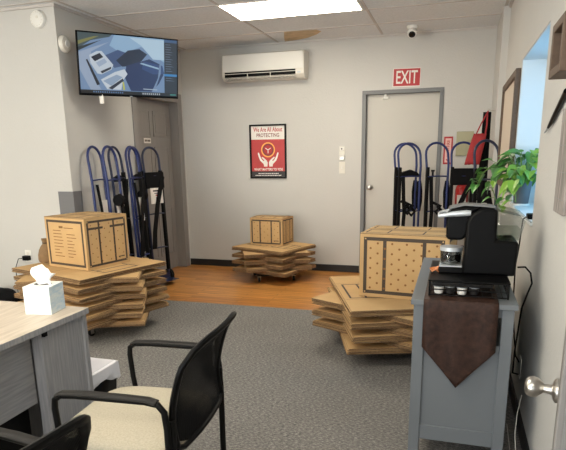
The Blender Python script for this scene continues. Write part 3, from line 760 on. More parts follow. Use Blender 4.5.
# ------------------------------------------------------------------ hand trucks
def hand_truck(label, loc, rz, lean, black_side, extras, group, w=.23, hcol=BLUE, bend=1.0, toe=.012):
    t = thing('hand_truck', label, 'hand truck', loc, 0, group)
    t.rotation_euler = (Matrix.Rotation(rz, 3, 'Z') @ Matrix.Rotation(lean, 3, 'X')).to_euler()
    h = w / 2
    # bent handle: one hoop, swelling outwards and leaning back at the top
    P = [(-h, 0, 1.12), (-h, 0, 1.2), (-h - .008 * bend, -.012 * bend, 1.28), (-h - .01 * bend, -.03 * bend, 1.36)]
    for k in range(0, 11):
        a = PI - PI * k / 10
        P.append(((h + .01 * bend) * math.cos(a), (-.04 - .03 * math.sin(a)) * bend, 1.40 + .12 * math.sin(a)))
    P += [(h + .01 * bend, -.03 * bend, 1.36), (h + .008 * bend, -.012 * bend, 1.28), (h, 0, 1.2), (h, 0, 1.12)]
    MB().tube(P, .0125, hcol, 10).obj('handle', t)
    for s in (-1, 1):
        dark = s == black_side
        mb = MB().tube([(s * h, 0, .1), (s * h, 0, 1.16)], .0128, hcol, 10)
        o = mb.obj('rail', t)
        if dark:
            MB().box((s * h - .016, -.018, .16), (s * h + .016, .02, 1.27), RUBBER).obj('stair_track', o, bevel=.004)
    for z in (1.21 if bend < 1 else 1.17, .80, .42):
        MB().tube([(-h, .002, z), (0, .018, z + .006), (h, .002, z)], .011, hcol, 8, flat=(.02, .008)).obj('cross_bar', t)
    MB().box((-.125, 0, toe), (.125, .15, toe + .007), hcol).box((-.125, -.004, toe), (.125, .004, .12), hcol).obj('toe_plate', t, bevel=.003)
    MB().tube([(-.17, -.06, .075), (.17, -.06, .075)], .009, STEEL, 8).obj('axle', t)
    for s in (-1, 1):
        MB().lathe([(.001, -.022), (.05, -.022), (.072, -.018), (.075, 0), (.072, .018), (.05, .022), (.001, .022)], RUBBER, 20, c=(s * .16, -.06, .075), axis='x').obj('wheel', t)
    if 'strap' in extras:
        MB().strap([(h - .03, .03, 1.17), (h - .035, .045, .95), (h - .05, .04, .8), (h - .04, .045, .6), (h - .06, .03, .42)], .04, .006, STRAP, (1, 0, 0)).obj('strap', t)
    if 'reel' in extras:
        mb = MB().lathe([(.001, -.03), (.05, -.03), (.055, -.02), (.05, 0), (.055, .02), (.05, .03), (.001, .03)], STRAP, 16, c=(.02, .05, 1.02), axis='x')
        mb.strap([(.0, .05, 1.08), (-.03, .05, .95), (-.02, .05, .72), (.05, .05, .55), (.02, .05, .42)], .05, .008, STRAP, (1, 0, 0)); mb.obj('strap_reel', t)
    if 'pad' in extras:
        mb = MB()
        mb.prism([(-h + .01, 1.18), (h - .01, 1.18), (h - .02, 1.22), (0, 1.245), (-h + .04, 1.215)], 0, .05, STRAP)
        mb.bm.transform(Matrix(((1, 0, 0, 0), (0, 0, -1, .03), (0, 1, 0, 0), (0, 0, 0, 1)))); mb.obj('pad', t, bevel=.006)
    if 'coil' in extras:
        mb = MB().tube([(-h - .012, -.02, 1.12), (-h - .035, -.035, 1.02), (-h - .04, -.04, .9), (-h - .02, -.03, .8), (-h + .012, -.02, .84), (-h + .02, -.02, 1.0), (-h + .005, -.02, 1.12)], .013, STRAP, 8, closed=True)
        mb.tube([(.0, .03, .86), (-.05, .05, .80), (-.01, .06, .76), (.03, .05, .80), (-.03, .05, .86), (.06, .03, .90)], .016, STRAP, 8); mb.obj('strap_coil', t)
    if 'band' in extras:
        MB().box((-h - .018, .012, 1.08), (h + .018, .034, 1.255), STRAP).obj('band', t, bevel=.006)
    if 'slab' in extras:
        MB().box((-h - .012, .012, .72), (-h + .035, .034, 1.08), STRAP).box((-h + .035, .012, .72), (h + .012, .034, .86), STRAP).obj('strap_panel', t, bevel=.005)
    if 'card' in extras:
        zc = 1.0
        o = MB().box((-.085, .036, zc - .085), (.085, .040, zc + .085), PWHITE).obj('label_card', t)
        mb = MB(frame((0, .0402, zc), (-1, 0, 0), (0, 0, 1)))
        mb.box((-.05, .045, 0), (.045, .062, .0006), PBLK).box((-.035, .022, 0), (.035, .03, .0006), PBLK).box((-.02, .0, 0), (.02, .012, .0006), RED).box((-.014, -.05, 0), (.014, -.015, .0006), PBLK)
        mb.obj('print', o, smooth=False)
    if 'belt' in extras:
        MB().strap([(-h, .03, 1.2), (-h + .05, .05, 1.1), (.02, .06, .9), (h - .02, .06, .62), (h - .01, .04, .42)], .055, .008, STRAP, (1, 0, 0)).obj('belt', t)
    if 'knobs' in extras:
        MB().lathe([(.001, 0), (.01, .0), (.01, .04), (.02, .045), (.02, .06), (.001, .062)], BLACK, 10, c=(h - .055, .01, 1.18)).obj('latch', t)
    if 'plate' in extras:
        MB().box((-.05, .03, .78), (.045, .036, 1.02), PWHITE).obj('label_card', t)
    return t
# left row: faces the room (+X), local x runs along +Y when rz=-90deg
lg = 'hand trucks leaning on the left wall'
RZ = -PI / 2 + .05
TOE = [.012]
def left_truck(x, y, bs, ex, lb, hc=BLUE, rz=RZ):
    hand_truck(lb, (x, y, 0), rz, math.radians(2), bs, ex, lg, .215, hc, .3, TOE[0]); TOE[0] += .008
left_truck(-3.20, 4.57, 0, ('strap', 'plate'), 'blue hand truck nearest the wall corner, leftmost of the leaning row')
left_truck(-3.05, 4.59, 0, ('reel', 'plate'), 'blue hand truck in front of the leftmost one in the leaning row')
left_truck(-3.20, 4.90, -1, ('belt', 'pad'), 'dark hand truck behind the two front blue ones, middle of the leaning row', BLUED)
left_truck(-3.05, 4.97, -1, ('strap', 'plate', 'belt'), 'blue hand truck with crossed black belts, front one by the middle of the row')
left_truck(-3.20, 5.26, -1, ('pad', 'reel', 'belt'), 'blue hand truck with a black side track next to the grey door')
left_truck(-3.13, 5.44, -1, ('pad', 'band', 'card', 'belt'), 'dark hand truck carrying a white label card before the grey door', BLUED, -PI / 2 - .35)
rg = 'hand trucks standing by the back wall'; TOE[0] = .012
def right_truck(x, y, bs, ex, lb, rz=PI + .45, w=.23, hc=BLUE): 
    hand_truck(lb, (x, y, 0), rz, math.radians(0), bs, ex, rg, w, hc, 1.0, TOE[0]); TOE[0] += .008
right_truck(-.515, 6.30, 1, ('coil',), 'blue hand truck nested behind the leftmost pair in front of the exit door')
right_truck(-.462, 6.16, 1, ('pad', 'coil', 'strap'), 'front blue hand truck of the leftmost pair before the exit door')
right_truck(-.175, 6.2, 1, ('coil', 'strap', 'knobs'), 'blue hand truck standing alone just left of the fire sign')
right_truck(.085, 6.22, 1, ('band', 'slab', 'belt'), 'blue hand truck with a wide black band in front of the extinguisher', PI + .2)
right_truck(.278, 5.42, 1, ('strap', 'reel'), 'blue hand truck behind the trailing plant, nearest the right wall', PI + .3, .2, BLUED)

# ------------------------------------------------------------------ back right corner things
F = frame((-.088, YB - .003, 1.44), (1, 0, 0), (0, 0, 1))
mb = MB(F).box((-.048, -.15, -.002), (.048, .15, 0), RED)
mb.poly([(-.032, -.13, .0006), (.032, -.13, .0006), (.032, .13, .0006), (-.032, .13, .0006)], mat('sign_pink', (232, 186, 178), .5))
mb.text('FIRE', RED, 0, .075, .075, .034, .0012, rot=PI / 2, bold=.01); mb.text('EXTINGUISHER', RED, 0, -.02, .1, .022, .0012, rot=PI / 2, bold=.01)
mb.poly([(-.02, -.095, .0012), (0, -.122, .0012), (.02, -.095, .0012)], RED)
tag(mb.obj('fire_sign', smooth=False, fix=False), 'narrow red and white fire extinguisher sign on the back wall', 'sign')
t = thing('fire_extinguisher', 'red fire extinguisher seen between the rails of a hand truck', 'fire extinguisher', (.085, YB - .08, .68))
MB().lathe([(.001, 0), (.066, 0), (.07, .012), (.07, .33), (.062, .37), (.035, .40), (.022, .405), (.022, .42), (.001, .42)], REDX, 24).obj('cylinder', t)
mb = MB()
mb.grid(lambda a, b: (.0712 * math.sin((a - .5) * 1.5), -.0712 * math.cos((a - .5) * 1.5), .14 + .14 * b), 8, 2, PWHITE); mb.obj('label', t)
MB().box((-.014, -.02, .42), (.014, .02, .45), BLACK).box((-.01, -.075, .448), (.01, .02, .456), BLACK).box((-.01, -.07, .425), (.01, .0, .432), BLACK).obj('lever', t)
MB().tube([(.02, 0, .43), (.07, -.01, .42), (.092, -.02, .36), (.09, -.03, .2), (.088, -.03, .12)], .009, RUBBER, 8).obj('hose', t)
MB().box((-.02, .066, .1), (.02, .081, .34), STEEL).obj('bracket', t)
t = thing('panel_cover', 'flat olive grey cover plate on the back wall behind the red bag', 'cover plate', (.085, YB, 1.51))
MB().box((-.09, -.014, -.13), (.09, 0, .13), OLIVE).obj('plate', t, bevel=.004)
MB().box((-.07, -.016, -.005), (-.05, -.014, .02), GREYM).obj('catch', t)
t = thing('red_tote_bag', 'red tote bag hanging by long straps in the right corner', 'bag', (.20, 5.93, 1.30))
mb = MB()
def bagf(a, b):
    an = 2 * PI * a
    wd_ = .068 * (1 - .15 * b ** 3); dp = .03 * (1 - .6 * b ** 2) + .004
    x = wd_ * math.copysign(abs(math.cos(an)) ** .6, math.cos(an)); yy = dp * math.copysign(abs(math.sin(an)) ** .6, math.sin(an))
    return (x - .045 + .06 * b, yy - .04, .29 * b + .006 * math.sin(6 * an + 4 * b))
mb.grid(bagf, 28, 10, REDBAG); bmesh.ops.remove_doubles(mb.bm, verts=mb.bm.verts[:], dist=1e-5); mb.bm.faces.new([v for v in mb.bm.verts if abs(v.co.z) < .008][:3]) if False else None
mb.obj('bag_body', t, solid=.004)
for q, dx in ((-.035, -.06), (-.058, .05)):
    MB().strap([(dx * .8 + .02, q, .27), (dx * .5 + .045, q, .38), (.068, q, .49), (.075, q, .505)], .014, .003, REDBAG, (1, 0, 0)).obj('handle', t)
MB().tube([(.14, -.05, .505), (.10, -.06, .505), (.065, -.06, .52)], .004, STEEL, 6).obj('hook', t)
mb = MB().grid(lambda a, b: (.272 + .042 * (a - .5) * 2 * (.8 + .2 * b) - .004 * b, 5.98 + .012 * math.sin(9 * a + b), 1.80 - .86 * b), 8, 12, STRAP)
tag(mb.obj('black_banner', solid=.012), 'long black cloth hanging behind the red bag in the corner', 'cloth')

# framed picture on right wall
t = thing('wall_picture', 'pale picture in a dark wooden frame on the right wall before the window', 'picture', (XR, 4.93, 1.56))
hy_, hz_ = .585, .42
mb = MB()
for a, b in (((-.036, -hy_, -hz_), (0, -hy_ + .05, hz_)), ((-.036, hy_ - .05, -hz_), (0, hy_, hz_)), ((-.036, -hy_ + .05, hz_ - .05), (0, hy_ - .05, hz_)), ((-.036, -hy_ + .05, -hz_), (0, hy_ - .05, -hz_ + .05))): mb.box(a, b, BROWNW)
mb.obj('frame', t, bevel=.004)
MB().box((-.018, -hy_ + .05, -hz_ + .05), (-.004, hy_ - .05, hz_ - .05), MATP).obj('print', t)

# cube shelf on right wall
t = thing('cube_shelf', 'empty brown wooden cube shelf mounted high on the right wall', 'shelf', (XR, 2.262, 1.772))
a, hh, dp = .122, .093, .085
mb = MB().box((-dp, -a, -hh), (0, -a + .03, hh), BROWNW).box((-dp, a - .03, -hh), (0, a, hh), BROWNW).box((-dp, -a + .03, hh - .03), (0, a - .03, hh), BROWNW).box((-dp, -a + .03, -hh), (0, a - .03, -hh + .03), BROWNW)
mb.obj('frame', t, bevel=.003)
MB().box((-.012, -a + .03, -hh + .03), (-.002, a - .03, hh - .03), BROWNW).obj('back_panel', t)
# weathered plank and the dark stick
t = thing('wooden_plank', 'weathered grey wooden plank hanging on the right wall beside the door', 'wall plaque', (XR, 2.34, 1.36))
MB().box((-.014, -.10, -.175), (0, .10, .215), PLANKM).obj('board', t, bevel=.003)
mb = MB()
for z in (-.12, -.02, .08, .17): mb.box((-.0148, -.1, z - .0012), (-.014, .1, z + .0012), GREYM)
mb.obj('groove', t)
t = thing('slanted_stick', 'thin black stick with a pale tip slanting on the right wall above the plank', 'stick', (XR - .012, 2.62, 1.555))
MB().tube([(0, .17, -.033), (0, .08, -.010), (0, -.2, .085)], [.006, .010, .011], BLACK, 10).obj('handle', t)
MB().tube([(0, .27, -.054), (0, .22, -.043), (0, .165, -.031)], [.002, .006, .006], SILVER, 10).obj('tip', t)

# ------------------------------------------------------------------ desk
t = thing('office_desk', 'grey wood grain office desk with a pale top at the left edge', 'desk', (-2.1, 1.2, 0))
M = Matrix.Translation((2.1, -1.2, 0))
DX0, DX1, DY0, DY1 = -2.75, -1.60, 0.35, 2.09
MB(Matrix.Translation((2.1, -1.2, 0)) @ Matrix.Identity(4)).box((DX0, DY0, .712), (DX1, DY1, .74), WOODT, mats={'x1': WOODG, 'y1': WOODG, 'y0': WOODG}).obj('top', t, bevel=.002)
MB(M).box((-1.672, 1.79, 0), (-1.622, 2.055, .712), WOODG).obj('front_panel', t, bevel=.001)
MB(M).box((DX0 + .03, 2.055, 0), (-1.61, 2.08, .712), WOODG).obj('end_panel', t, bevel=.001)
MB(M).box((-1.70, DY0 + .05, .385), (-1.68, 1.79, .712), WOODGH).obj('modesty_panel', t, bevel=.001)
MB(M).box((DX0 + .03, DY0 + .03, 0), (-1.61, DY0 + .055, .712), WOODG).obj('end_panel', t, bevel=.001)
MB(M).box((-2.35, .95, .02), (-1.73, 1.785, .70), CHAIRM).obj('dark_filler', t, bevel=.003)  # dark block added so the space below the modesty panel reads dark
MB(M).box((-1.622, 1.795, .69), (-1.608, 1.815, .712), BLACK).obj('bracket', t)
# tissue box
t = thing('tissue_box', 'pale patterned tissue box on the desk top', 'tissue box', (-1.755, 1.99, .74), .18)
s = .062
MB().box((-s, -s, 0), (s, s, .127), TILEBX, mats={'x1': TILEBX2, 'z1': WHITE}).obj('carton_body', t, bevel=.002)
mb = MB(); mb.poly([(.04 * math.cos(a), .03 * math.sin(a), .1276) for a in [2 * PI * k / 20 for k in range(20)]], PBLK); mb.obj('slot', t, fix=False)
mb = MB()
def tis(a, b):
    an = (a - .5) * 2.2
    return ((a - .5) * (.07 + .03 * b) + .008 * math.sin(7 * b), .012 * math.cos(9 * a + 3 * b) + .014 * (b - .3), .115 + .098 * b * (1 - .35 * abs(a - .35)) - .02 * (a > .8) * b)
mb.grid(tis, 14, 8, TISS); mb.obj('tissue', t, solid=.002)
# waste bin with liner
t = thing('waste_bin', 'black waste bin lined with a white bag between desk and chair', 'waste bin', (-1.84, 2.28, 0))
a = .135
mb = MB().prism([(-a + .02, -a + .02), (a - .02, -a + .02), (a - .02, a - .02), (-a + .02, a - .02)], 0, .01, BLACK)
def taper(b0, b1, z0, z1, m, inner=False):
    pts0 = [(-b0, -b0), (b0, -b0), (b0, b0), (-b0, b0)]; pts1 = [(-b1, -b1), (b1, -b1), (b1, b1), (-b1, b1)]
    for i in range(4):
        j = (i + 1) % 4; mb.poly([(*pts0[i], z0), (*pts0[j], z0), (*pts1[j], z1), (*pts1[i], z1)], m)
taper(a - .02, a, 0.01, .335, BLACK); mb.obj('bin', t, solid=.003)
mb = MB(); n = 48; rows = []
rl = random.Random(8)
for i, (off, z) in enumerate(((.003, .262), (.010, .27), (.008, .30), (.008, .325), (.006, .343), (-.004, .348), (-.014, .335), (-.02, .28), (-.03, .24), (-.08, .225), (-.12, .23))):
    ring = []
    for k in range(n):
        q = k / n * 4; sd = int(q); fr = q - sd; bb = a + off
        x, y = [(-bb + 2 * bb * fr, -bb), (bb, -bb + 2 * bb * fr), (bb - 2 * bb * fr, bb), (-bb, bb - 2 * bb * fr)][sd]
        zz = z + (.020 * math.sin(k * .4 + 1) + rl.uniform(-.006, .006) if i < 2 else 0)
        wob = 1 + rl.uniform(-.012, .02) if i in (1, 2) else 1
        ring.append(mb.v((x * wob, y * wob, zz)))
    rows.append(ring)
for A, B in zip(rows, rows[1:]):
    for k in range(n): mb.f([A[k], A[(k + 1) % n], B[(k + 1) % n], B[k]], LINER)
mb.obj('liner', t)

# ------------------------------------------------------------------ chairs
def make_chair(label, loc, rz):
    t = thing('guest_chair', label, 'chair', loc, rz, 'guest chairs at the desk')
    # local: faces -x; y across; origin below seat centre
    mb = MB(); zt, zb_ = .470, .412
    def outline(sx, sy, n=40):
        P = []
        for k in range(n):
            an = 2 * PI * k / n; c_, s_ = math.cos(an), math.sin(an)
            P.append((sx * math.copysign(abs(c_) ** .42, c_), sy * math.copysign(abs(s_) ** .42, s_)))
        return P
    rings = []
    for k, (ins, z) in enumerate(((.02, zb_), (.004, zb_ + .008), (0, zb_ + .025), (.003, zt - .014), (.014, zt - .003), (.05, zt + .002), (.14, zt + .006))):
        rings.append([mb.v((x, y, z - (.012 * max(0, -x / .22) ** 3))) for x, y in outline(.252 - ins, .256 - ins)])
    for A, B in zip(rings, rings[1:]):
        for k in range(40): mb.f([A[k], A[(k + 1) % 40], B[(k + 1) % 40], B[k]], SEATF)
    mb.f(list(reversed(rings[0])), BLACK); mb.f(rings[-1], SEATF)
    mb.obj('seat', t, loc=(-.03, 0, 0))
    # back: u across, v up; curved in plan, flaring backwards at the top
    prof_ = [(.46, .238), (.52, .226), (.57, .222), (.62, .227), (.67, .238), (.72, .252), (.77, .272), (.81, .296), (.845, .325)]
    def bp(u_, v_, off=0):
        z = .46 + .378 * v_
        for (z0_, x0_), (z1_, x1_) in zip(prof_, prof_[1:]):
            if z <= z1_ or z1_ == .845:
                x = x0_ + (x1_ - x0_) * (z - z0_) / (z1_ - z0_); break
        return Vector((x + off + .018 * (1 - u_ * u_), u_ * .222, z))
    # mesh panel
    def pan(a_, b_):
        u_ = a_ * 2 - 1; top = 1 - .16 * abs(u_) ** 5; bot = .1 * abs(u_) ** 4
        return bp(u_ * .97, bot + (top - bot) * b_)
    mb = MB(); mb.grid(pan, 24, 18, MESHM); mb.obj('mesh_panel', t, solid=.004)
    # frame hoop
    P = []
    for k in range(11): P.append(bp(-1 + .0, .04 + (.80 - .04) * k / 10))
    for k in range(1, 16):
        u_ = -1 + 2 * k / 16; P.append(bp(u_, 1 - .17 * abs(u_) ** 6))
    for k in range(11): P.append(bp(1, .80 - (.80 - .04) * k / 10))
    mb = MB(); mb.tube(P, .013, BLACK, 10, flat=(.011, .019)); mb.tube([bp(-1, .04)] + [bp(u_ / 6 - 1, .0) for u_ in range(1, 12)] + [bp(1, .04)], .010, BLACK, 8); mb.obj('back_frame', t)
    for s_ in (-1, 1):
        y = s_ * .262
        P = [(-.165, y, .43), (-.175, y, .5), (-.182, y, .60), (-.178, y, .632), (-.155, y, .648), (-.1, y, .652), (.15, y, .652), (.195, y, .645), (.216, y, .62), (.222, y, .56), (.222, y, .45)]
        mb = MB(); mb.tube(P, .011, CHAIRM, 10); o = mb.obj('armrest', t)
        mb = MB(); mb.tube([(-.168, y, .648), (-.15, y, .658), (-.05, y, .663), (.1, y, .662), (.16, y, .660), (.192, y, .652)], .02, ARMP, 12, flat=(.019, .008)); mb.obj('arm_pad', o)
        mb = MB(); mb.tube([(-.165, y, .45), (-.19, y, .2), (-.205, y, .008)], .0115, CHAIRM, 10); o = mb.obj('leg', t)
        MB().lathe([(.001, 0), (.015, 0), (.015, .02), (.001, .02)], RUBBER, 10, c=(-.205, y, 0)).obj('glide', o)
        mb = MB(); mb.tube([(.205, y, .45), (.235, s_ * .245, .52), (.225, y, .46), (.215, y, .3), (.225, y, .008)], .0115, CHAIRM, 10) if False else mb.tube([(.226, s_ * .236, .58), (.230, s_ * .240, .50), (.228, s_ * .246, .42), (.226, s_ * .25, .2), (.232, y, .008)], .0125, CHAIRM, 10)
        o = mb.obj('leg', t); MB().lathe([(.001, 0), (.015, 0), (.015, .02), (.001, .02)], RUBBER, 10, c=(.232, y, 0)).obj('glide', o)
    mb = MB(); mb.tube([(-.165, -.262, .425), (-.165, .262, .425)], .010, CHAIRM, 8); mb.tube([(.208, -.262, .425), (.208, .262, .425)], .010, CHAIRM, 8)
    for s_ in (-1, 1): mb.tube([(-.165, s_ * .262, .425), (.208, s_ * .262, .425)], .010, CHAIRM, 8)
    mb.obj('seat_frame', t)
    return t
def mesh_fabric():
    m = mat('mesh_back_fabric', (18, 18, 19), 0.8, spec=.2)
    nt = m.node_tree; N = nt.nodes; L = nt.links
    tcd = N.new('ShaderNodeTexCoord'); wv = N.new('ShaderNodeTexWave'); wv.wave_type = 'BANDS'; wv.bands_direction = 'Y'; wv.inputs['Scale'].default_value = 26; wv.inputs['Distortion'].default_value = 0
    mpp = N.new('ShaderNodeMapping'); mpp.inputs['Rotation'].default_value = (.5, 0, 0); L.new(tcd.outputs['Object'], mpp.inputs[0]); L.new(mpp.outputs[0], wv.inputs['Vector'])
    tr = N.new('ShaderNodeBsdfTransparent'); mx = N.new('ShaderNodeMixShader')
    mt = N.new('ShaderNodeMath'); mt.operation = 'GREATER_THAN'; mt.inputs[1].default_value = .80; L.new(wv.outputs['Fac'], mt.inputs[0])
    ms = N.new('ShaderNodeMath'); ms.operation = 'MULTIPLY'; ms.inputs[1].default_value = .45; L.new(mt.outputs[0], ms.inputs[0])
    L.new(ms.outputs[0], mx.inputs[0]); L.new(N['Principled BSDF'].outputs[0], mx.inputs[1]); L.new(tr.outputs[0], mx.inputs[2])
    L.new(mx.outputs[0], N['Material Output'].inputs['Surface']); return m
MESHM = mesh_fabric()
ch = make_chair('black mesh back chair with a beige seat, whole beside the waste bin', (-1.085, 1.675, 0), math.radians(4.5))
dup(ch, (-1.137, .851, 0), (0, 0, math.radians(-8)), 'black mesh back chair cut off at the lower left corner of the photo')

# ------------------------------------------------------------------ grey cabinet, runner and coffee machine
CX0, CX1, CY0, CY1, CH = -.14, .272, 2.385, 3.385, .80
t = thing('side_cabinet', 'grey painted side cabinet under the coffee machine against the right wall', 'cabinet', ((CX0 + CX1) / 2, (CY0 + CY1) / 2, 0))
M = Matrix.Translation((-(CX0 + CX1) / 2, -(CY0 + CY1) / 2, 0))
MB(M).box((CX0 - .012, CY0 - .015, CH - .024), (CX1 + .012, CY1 + .012, CH), CABG).obj('top', t, bevel=.003)
for x in (CX0, CX1 - .048):
    for y in (CY0, CY1 - .045): MB(M).box((x, y, 0), (x + .048, y + .045, CH - .024), CABG).obj('leg', t, bevel=.002)
for y in (CY0 + .014, CY1 - .032):
    MB(M).box((CX0 + .048, y, .2), (CX1 - .048, y + .018, .575), CABG).obj('end_panel', t)
    MB(M).box((CX0 + .048, y - .008, .13), (CX1 - .048, y + .022, .2), CABG).obj('bottom_rail', t, bevel=.002)
    MB(M).box((CX0 + .048, y - .008, .575), (CX1 - .048, y + .022, .61), CABG).obj('middle_rail', t, bevel=.002)
    MB(M).box((CX0 + .048, y - .006, .735), (CX1 - .048, y + .022, CH - .024), CABG).obj('top_rail', t, bevel=.002)
MB(M).box((CX0 + .005, CY0 + .032, .58), (CX1 - .005, CY1 - .032, .598), CABG).obj('shelf', t)
MB(M).box((CX0 + .005, CY0 + .032, .14), (CX1 - .005, CY1 - .032, .16), CABG).obj('shelf', t)
MB(M).box((CX1 - .02, CY0 + .045, .16), (CX1 - .008, CY1 - .045, CH - .024), CABG).obj('back_panel', t)
for k in range(2):
    y0 = CY0 + .047 + k * .455
    dd = MB(M).box((CX0 + .006, y0, .165), (CX0 + .024, y0 + .448, .575), CABG).obj('door', t, bevel=.002)
    MB(M).lathe([(.001, 0), (.008, 0), (.008, -.012), (.014, -.018), (.012, -.026), (.001, -.027)], STEEL, 14, c=(CX0 + .006, y0 + (.41 if k == 0 else .04), .42), axis='x').obj('knob', dd)
# runner
RX0, RX1 = -.098, .207
mb = MB(); yf = CY0 - .015
path = [(CY1 - .1, CH + .003), (3.0, CH + .003), (2.6, CH + .003), (yf + .012, CH + .003), (yf + .003, CH + .002), (yf - .003, CH - .006), (yf - .004, CH - .05), (yf - .004, CH - .12), (yf - .004, .59)]
cols = 12; prev = None; rowsv = []
for (y, z) in path:
    rowsv.append([mb.v((RX0 + (RX1 - RX0) * k / cols, y - (.003 * math.sin(k * 1.3) if z < CH - .02 else 0), z)) for k in range(cols + 1)])
for A, B in zip(rowsv, rowsv[1:]):
    for k in range(cols): mb.f([A[k], A[k + 1], B[k + 1], B[k]], RUN)
last = rowsv[-1]
for r_ in range(1, 9):
    sft = r_ / 8; row = []
    for k in range(cols + 1):
        xx = RX0 + (RX1 - RX0) * k / cols; lim = .59 - .178 * (1 - abs(2 * k / cols - 1)) 
        row.append(mb.v((xx, yf - .004 - .003 * math.sin(k * 1.3), .59 + (lim - .59) * sft)))
    for k in range(cols): mb.f([last[k], last[k + 1], row[k + 1], row[k]], RUN)
    last = row
bmesh.ops.remove_doubles(mb.bm, verts=mb.bm.verts[:], dist=1e-5)
ro = mb.obj('table_runner', solid=.003); tag(ro, 'dark brown brocade table runner hanging to a point over the grey cabinet', 'table runner')
# drawer tray of coffee pods
TX0, TX1, TY0, TY1 = -.085, .252, 2.43, 2.86; TZ = CH + .0055
t = thing('pod_drawer', 'black wire coffee pod drawer under the coffee machine', 'pod drawer', (.08, 2.65, TZ))
M = Matrix.Translation((-.08, -2.65, -TZ))
MB(M).box((TX0, TY0, TZ + .064), (TX1, TY1, TZ + .073), BLACK).obj('top_board', t, bevel=.003)
mb = MB(M)
for x in (TX0 + .006, TX1 - .006):
    for y in (TY0 + .006, TY1 - .006): mb.tube([(x, y, TZ), (x, y, TZ + .064)], .004, BLACK, 8)
for z in (TZ + .006, TZ + .03):
    mb.tube([(TX0 + .006, TY0 + .006, z), (TX1 - .006, TY0 + .006, z), (TX1 - .006, TY1 - .006, z), (TX0 + .006, TY1 - .006, z)], .0028, BLACK, 6, closed=True)
for k in range(9):
    y = TY0 + .03 + k * .045; mb.tube([(TX1 - .006, y, TZ + .004), (TX1 - .006, y, TZ + .064)], .002, BLACK, 6)
for k in range(8):
    x = TX0 + .03 + k * .04; mb.tube([(x, TY0 + .01, TZ + .005), (x, TY1 - .01, TZ + .005)], .002, BLACK, 6)
mb.obj('wire_frame', t)
MB(M).box((TX0 + .012, TY0 + .004, TZ + .046), (TX1 - .07, TY0 + .010, TZ + .062), BLACKG).obj('drawer_front', t, bevel=.002)
pods = None
DPOD = mat('dark_pod', (40, 38, 38), .4)
white_pods = [(-.040, 2.466, 'white coffee pod at the left end of the pod drawer'), (.058, 2.466, 'white coffee pod in the middle front of the pod drawer')]
for (x, y, lb) in white_pods:
    if pods is None:
        pods = thing('coffee_pod', lb, 'coffee pod', (x, y, TZ + .008), 0, 'white coffee pods in the drawer')
        MB().lathe([(.001, 0), (.0175, 0), (.019, .004), (.0215, .030), (.001, .030)], WHITE, 18).obj('cup', pods)
        MB().lathe([(.001, .030), (.0235, .030), (.0235, .032), (.001, .0325)], SILVER, 18).obj('lid', pods)
    else: dup(pods, (x, y, TZ + .008), None, lb)
dpods = None
for (x, y, lb) in [(.008, 2.472, 'dark coffee pod between the two white pods in the drawer'), (.110, 2.472, 'dark coffee pod at the right end of the drawer front row')] :
    if dpods is None:
        dpods = thing('coffee_pod', lb, 'coffee pod', (x, y, TZ + .008), 0, 'dark coffee pods in the drawer')
        MB().lathe([(.001, 0), (.0175, 0), (.019, .004), (.0215, .030), (.001, .030)], DPOD, 18).obj('cup', dpods)
        MB().lathe([(.001, .030), (.0235, .030), (.0235, .032), (.001, .0325)], SILVER, 18).obj('lid', dpods)
    else: dup(dpods, (x, y, TZ + .008), None, lb)
# coffee machine (front faces -x)
MZ = TZ + .073
t = thing('coffee_machine', 'black single cup coffee machine with a clear water tank on the grey cabinet', 'coffee machine', (.15, 2.66, MZ))
mb = MB()   # body side profile in (x,z)
prof = [(-.095, 0), (.132, 0), (.135, .155), (.042, .16), (.040, .292), (.02, .300), (-.03, .298), (-.068, .275), (-.088, .24), (-.09, .1)]
B_ = Matrix(((1, 0, 0, 0), (0, 0, -1, .11), (0, 1, 0, 0), (0, 0, 0, 1)))
MB(B_).prism(prof, 0.0, .20, BLACK).obj('body', t, bevel=.012)
hd = [(-.172, .165), (-.165, .152), (-.10, .152), (-.08, .18), (-.07, .27), (-.02, .304), (-.10, .308), (-.155, .292), (-.176, .262)]
MB(Matrix(((1, 0, 0, 0), (0, 0, -1, .085), (0, 1, 0, 0), (0, 0, 0, 1)))).prism(hd, 0, .15, BLACK).obj('brew_head', t, bevel=.012)
mb = MB(); mb.tube([(-.205, -.068, .262), (-.208, .0, .264), (-.205, .075, .262)], .008, SILVER, 10)
mb.tube([(-.207, -.072, .262), (-.15, -.078, .272), (-.09, -.082, .278), (-.072, -.082, .278)], [.008, .012, .014, .012], SILVER, 10); mb.tube([(-.207, .079, .262), (-.15, .088, .272), (-.09, .09, .278)], [.008, .012, .012], SILVER, 10); mb.obj('handle', t)
mb = MB().strap([(-.165, -.012, .296), (-.10, -.012, .312), (-.02, -.012, .308), (.03, -.012, .303)], .11, .006, GREYM, (0, 1, 0)); mb.obj('lid_band', t)
tk = [(.044, .161), (.136, .161), (.156, .245), (.140, .262), (.044, .285)]
o = MB(Matrix(((1, 0, 0, 0), (0, 0, -1, .105), (0, 1, 0, 0), (0, 0, 0, 1)))).prism(tk, 0, .19, GLASS).obj('water_tank', t, bevel=.004)
MB(Matrix(((1, 0, 0, 0), (0, 0, -1, .10), (0, 1, 0, 0), (0, 0, 0, 1)))).prism([(.048, .165), (.133, .165), (.142, .205), (.048, .205)], 0, .18, WATER).obj('water', o)
MB(Matrix(((1, 0, 0, 0), (0, 0, -1, .108), (0, 1, 0, 0), (0, 0, 0, 1)))).prism([(.040, .288), (.14, .266), (.178, .238), (.18, .244), (.145, .276), (.040, .304)], 0, .196, GLASS).obj('tank_lid', o, bevel=.003)
MB().lathe([(.001, 0), (.02, 0), (.018, .008), (.001, .009)], BLACK, 14, c=(.095, .01, .163)).obj('valve', o)
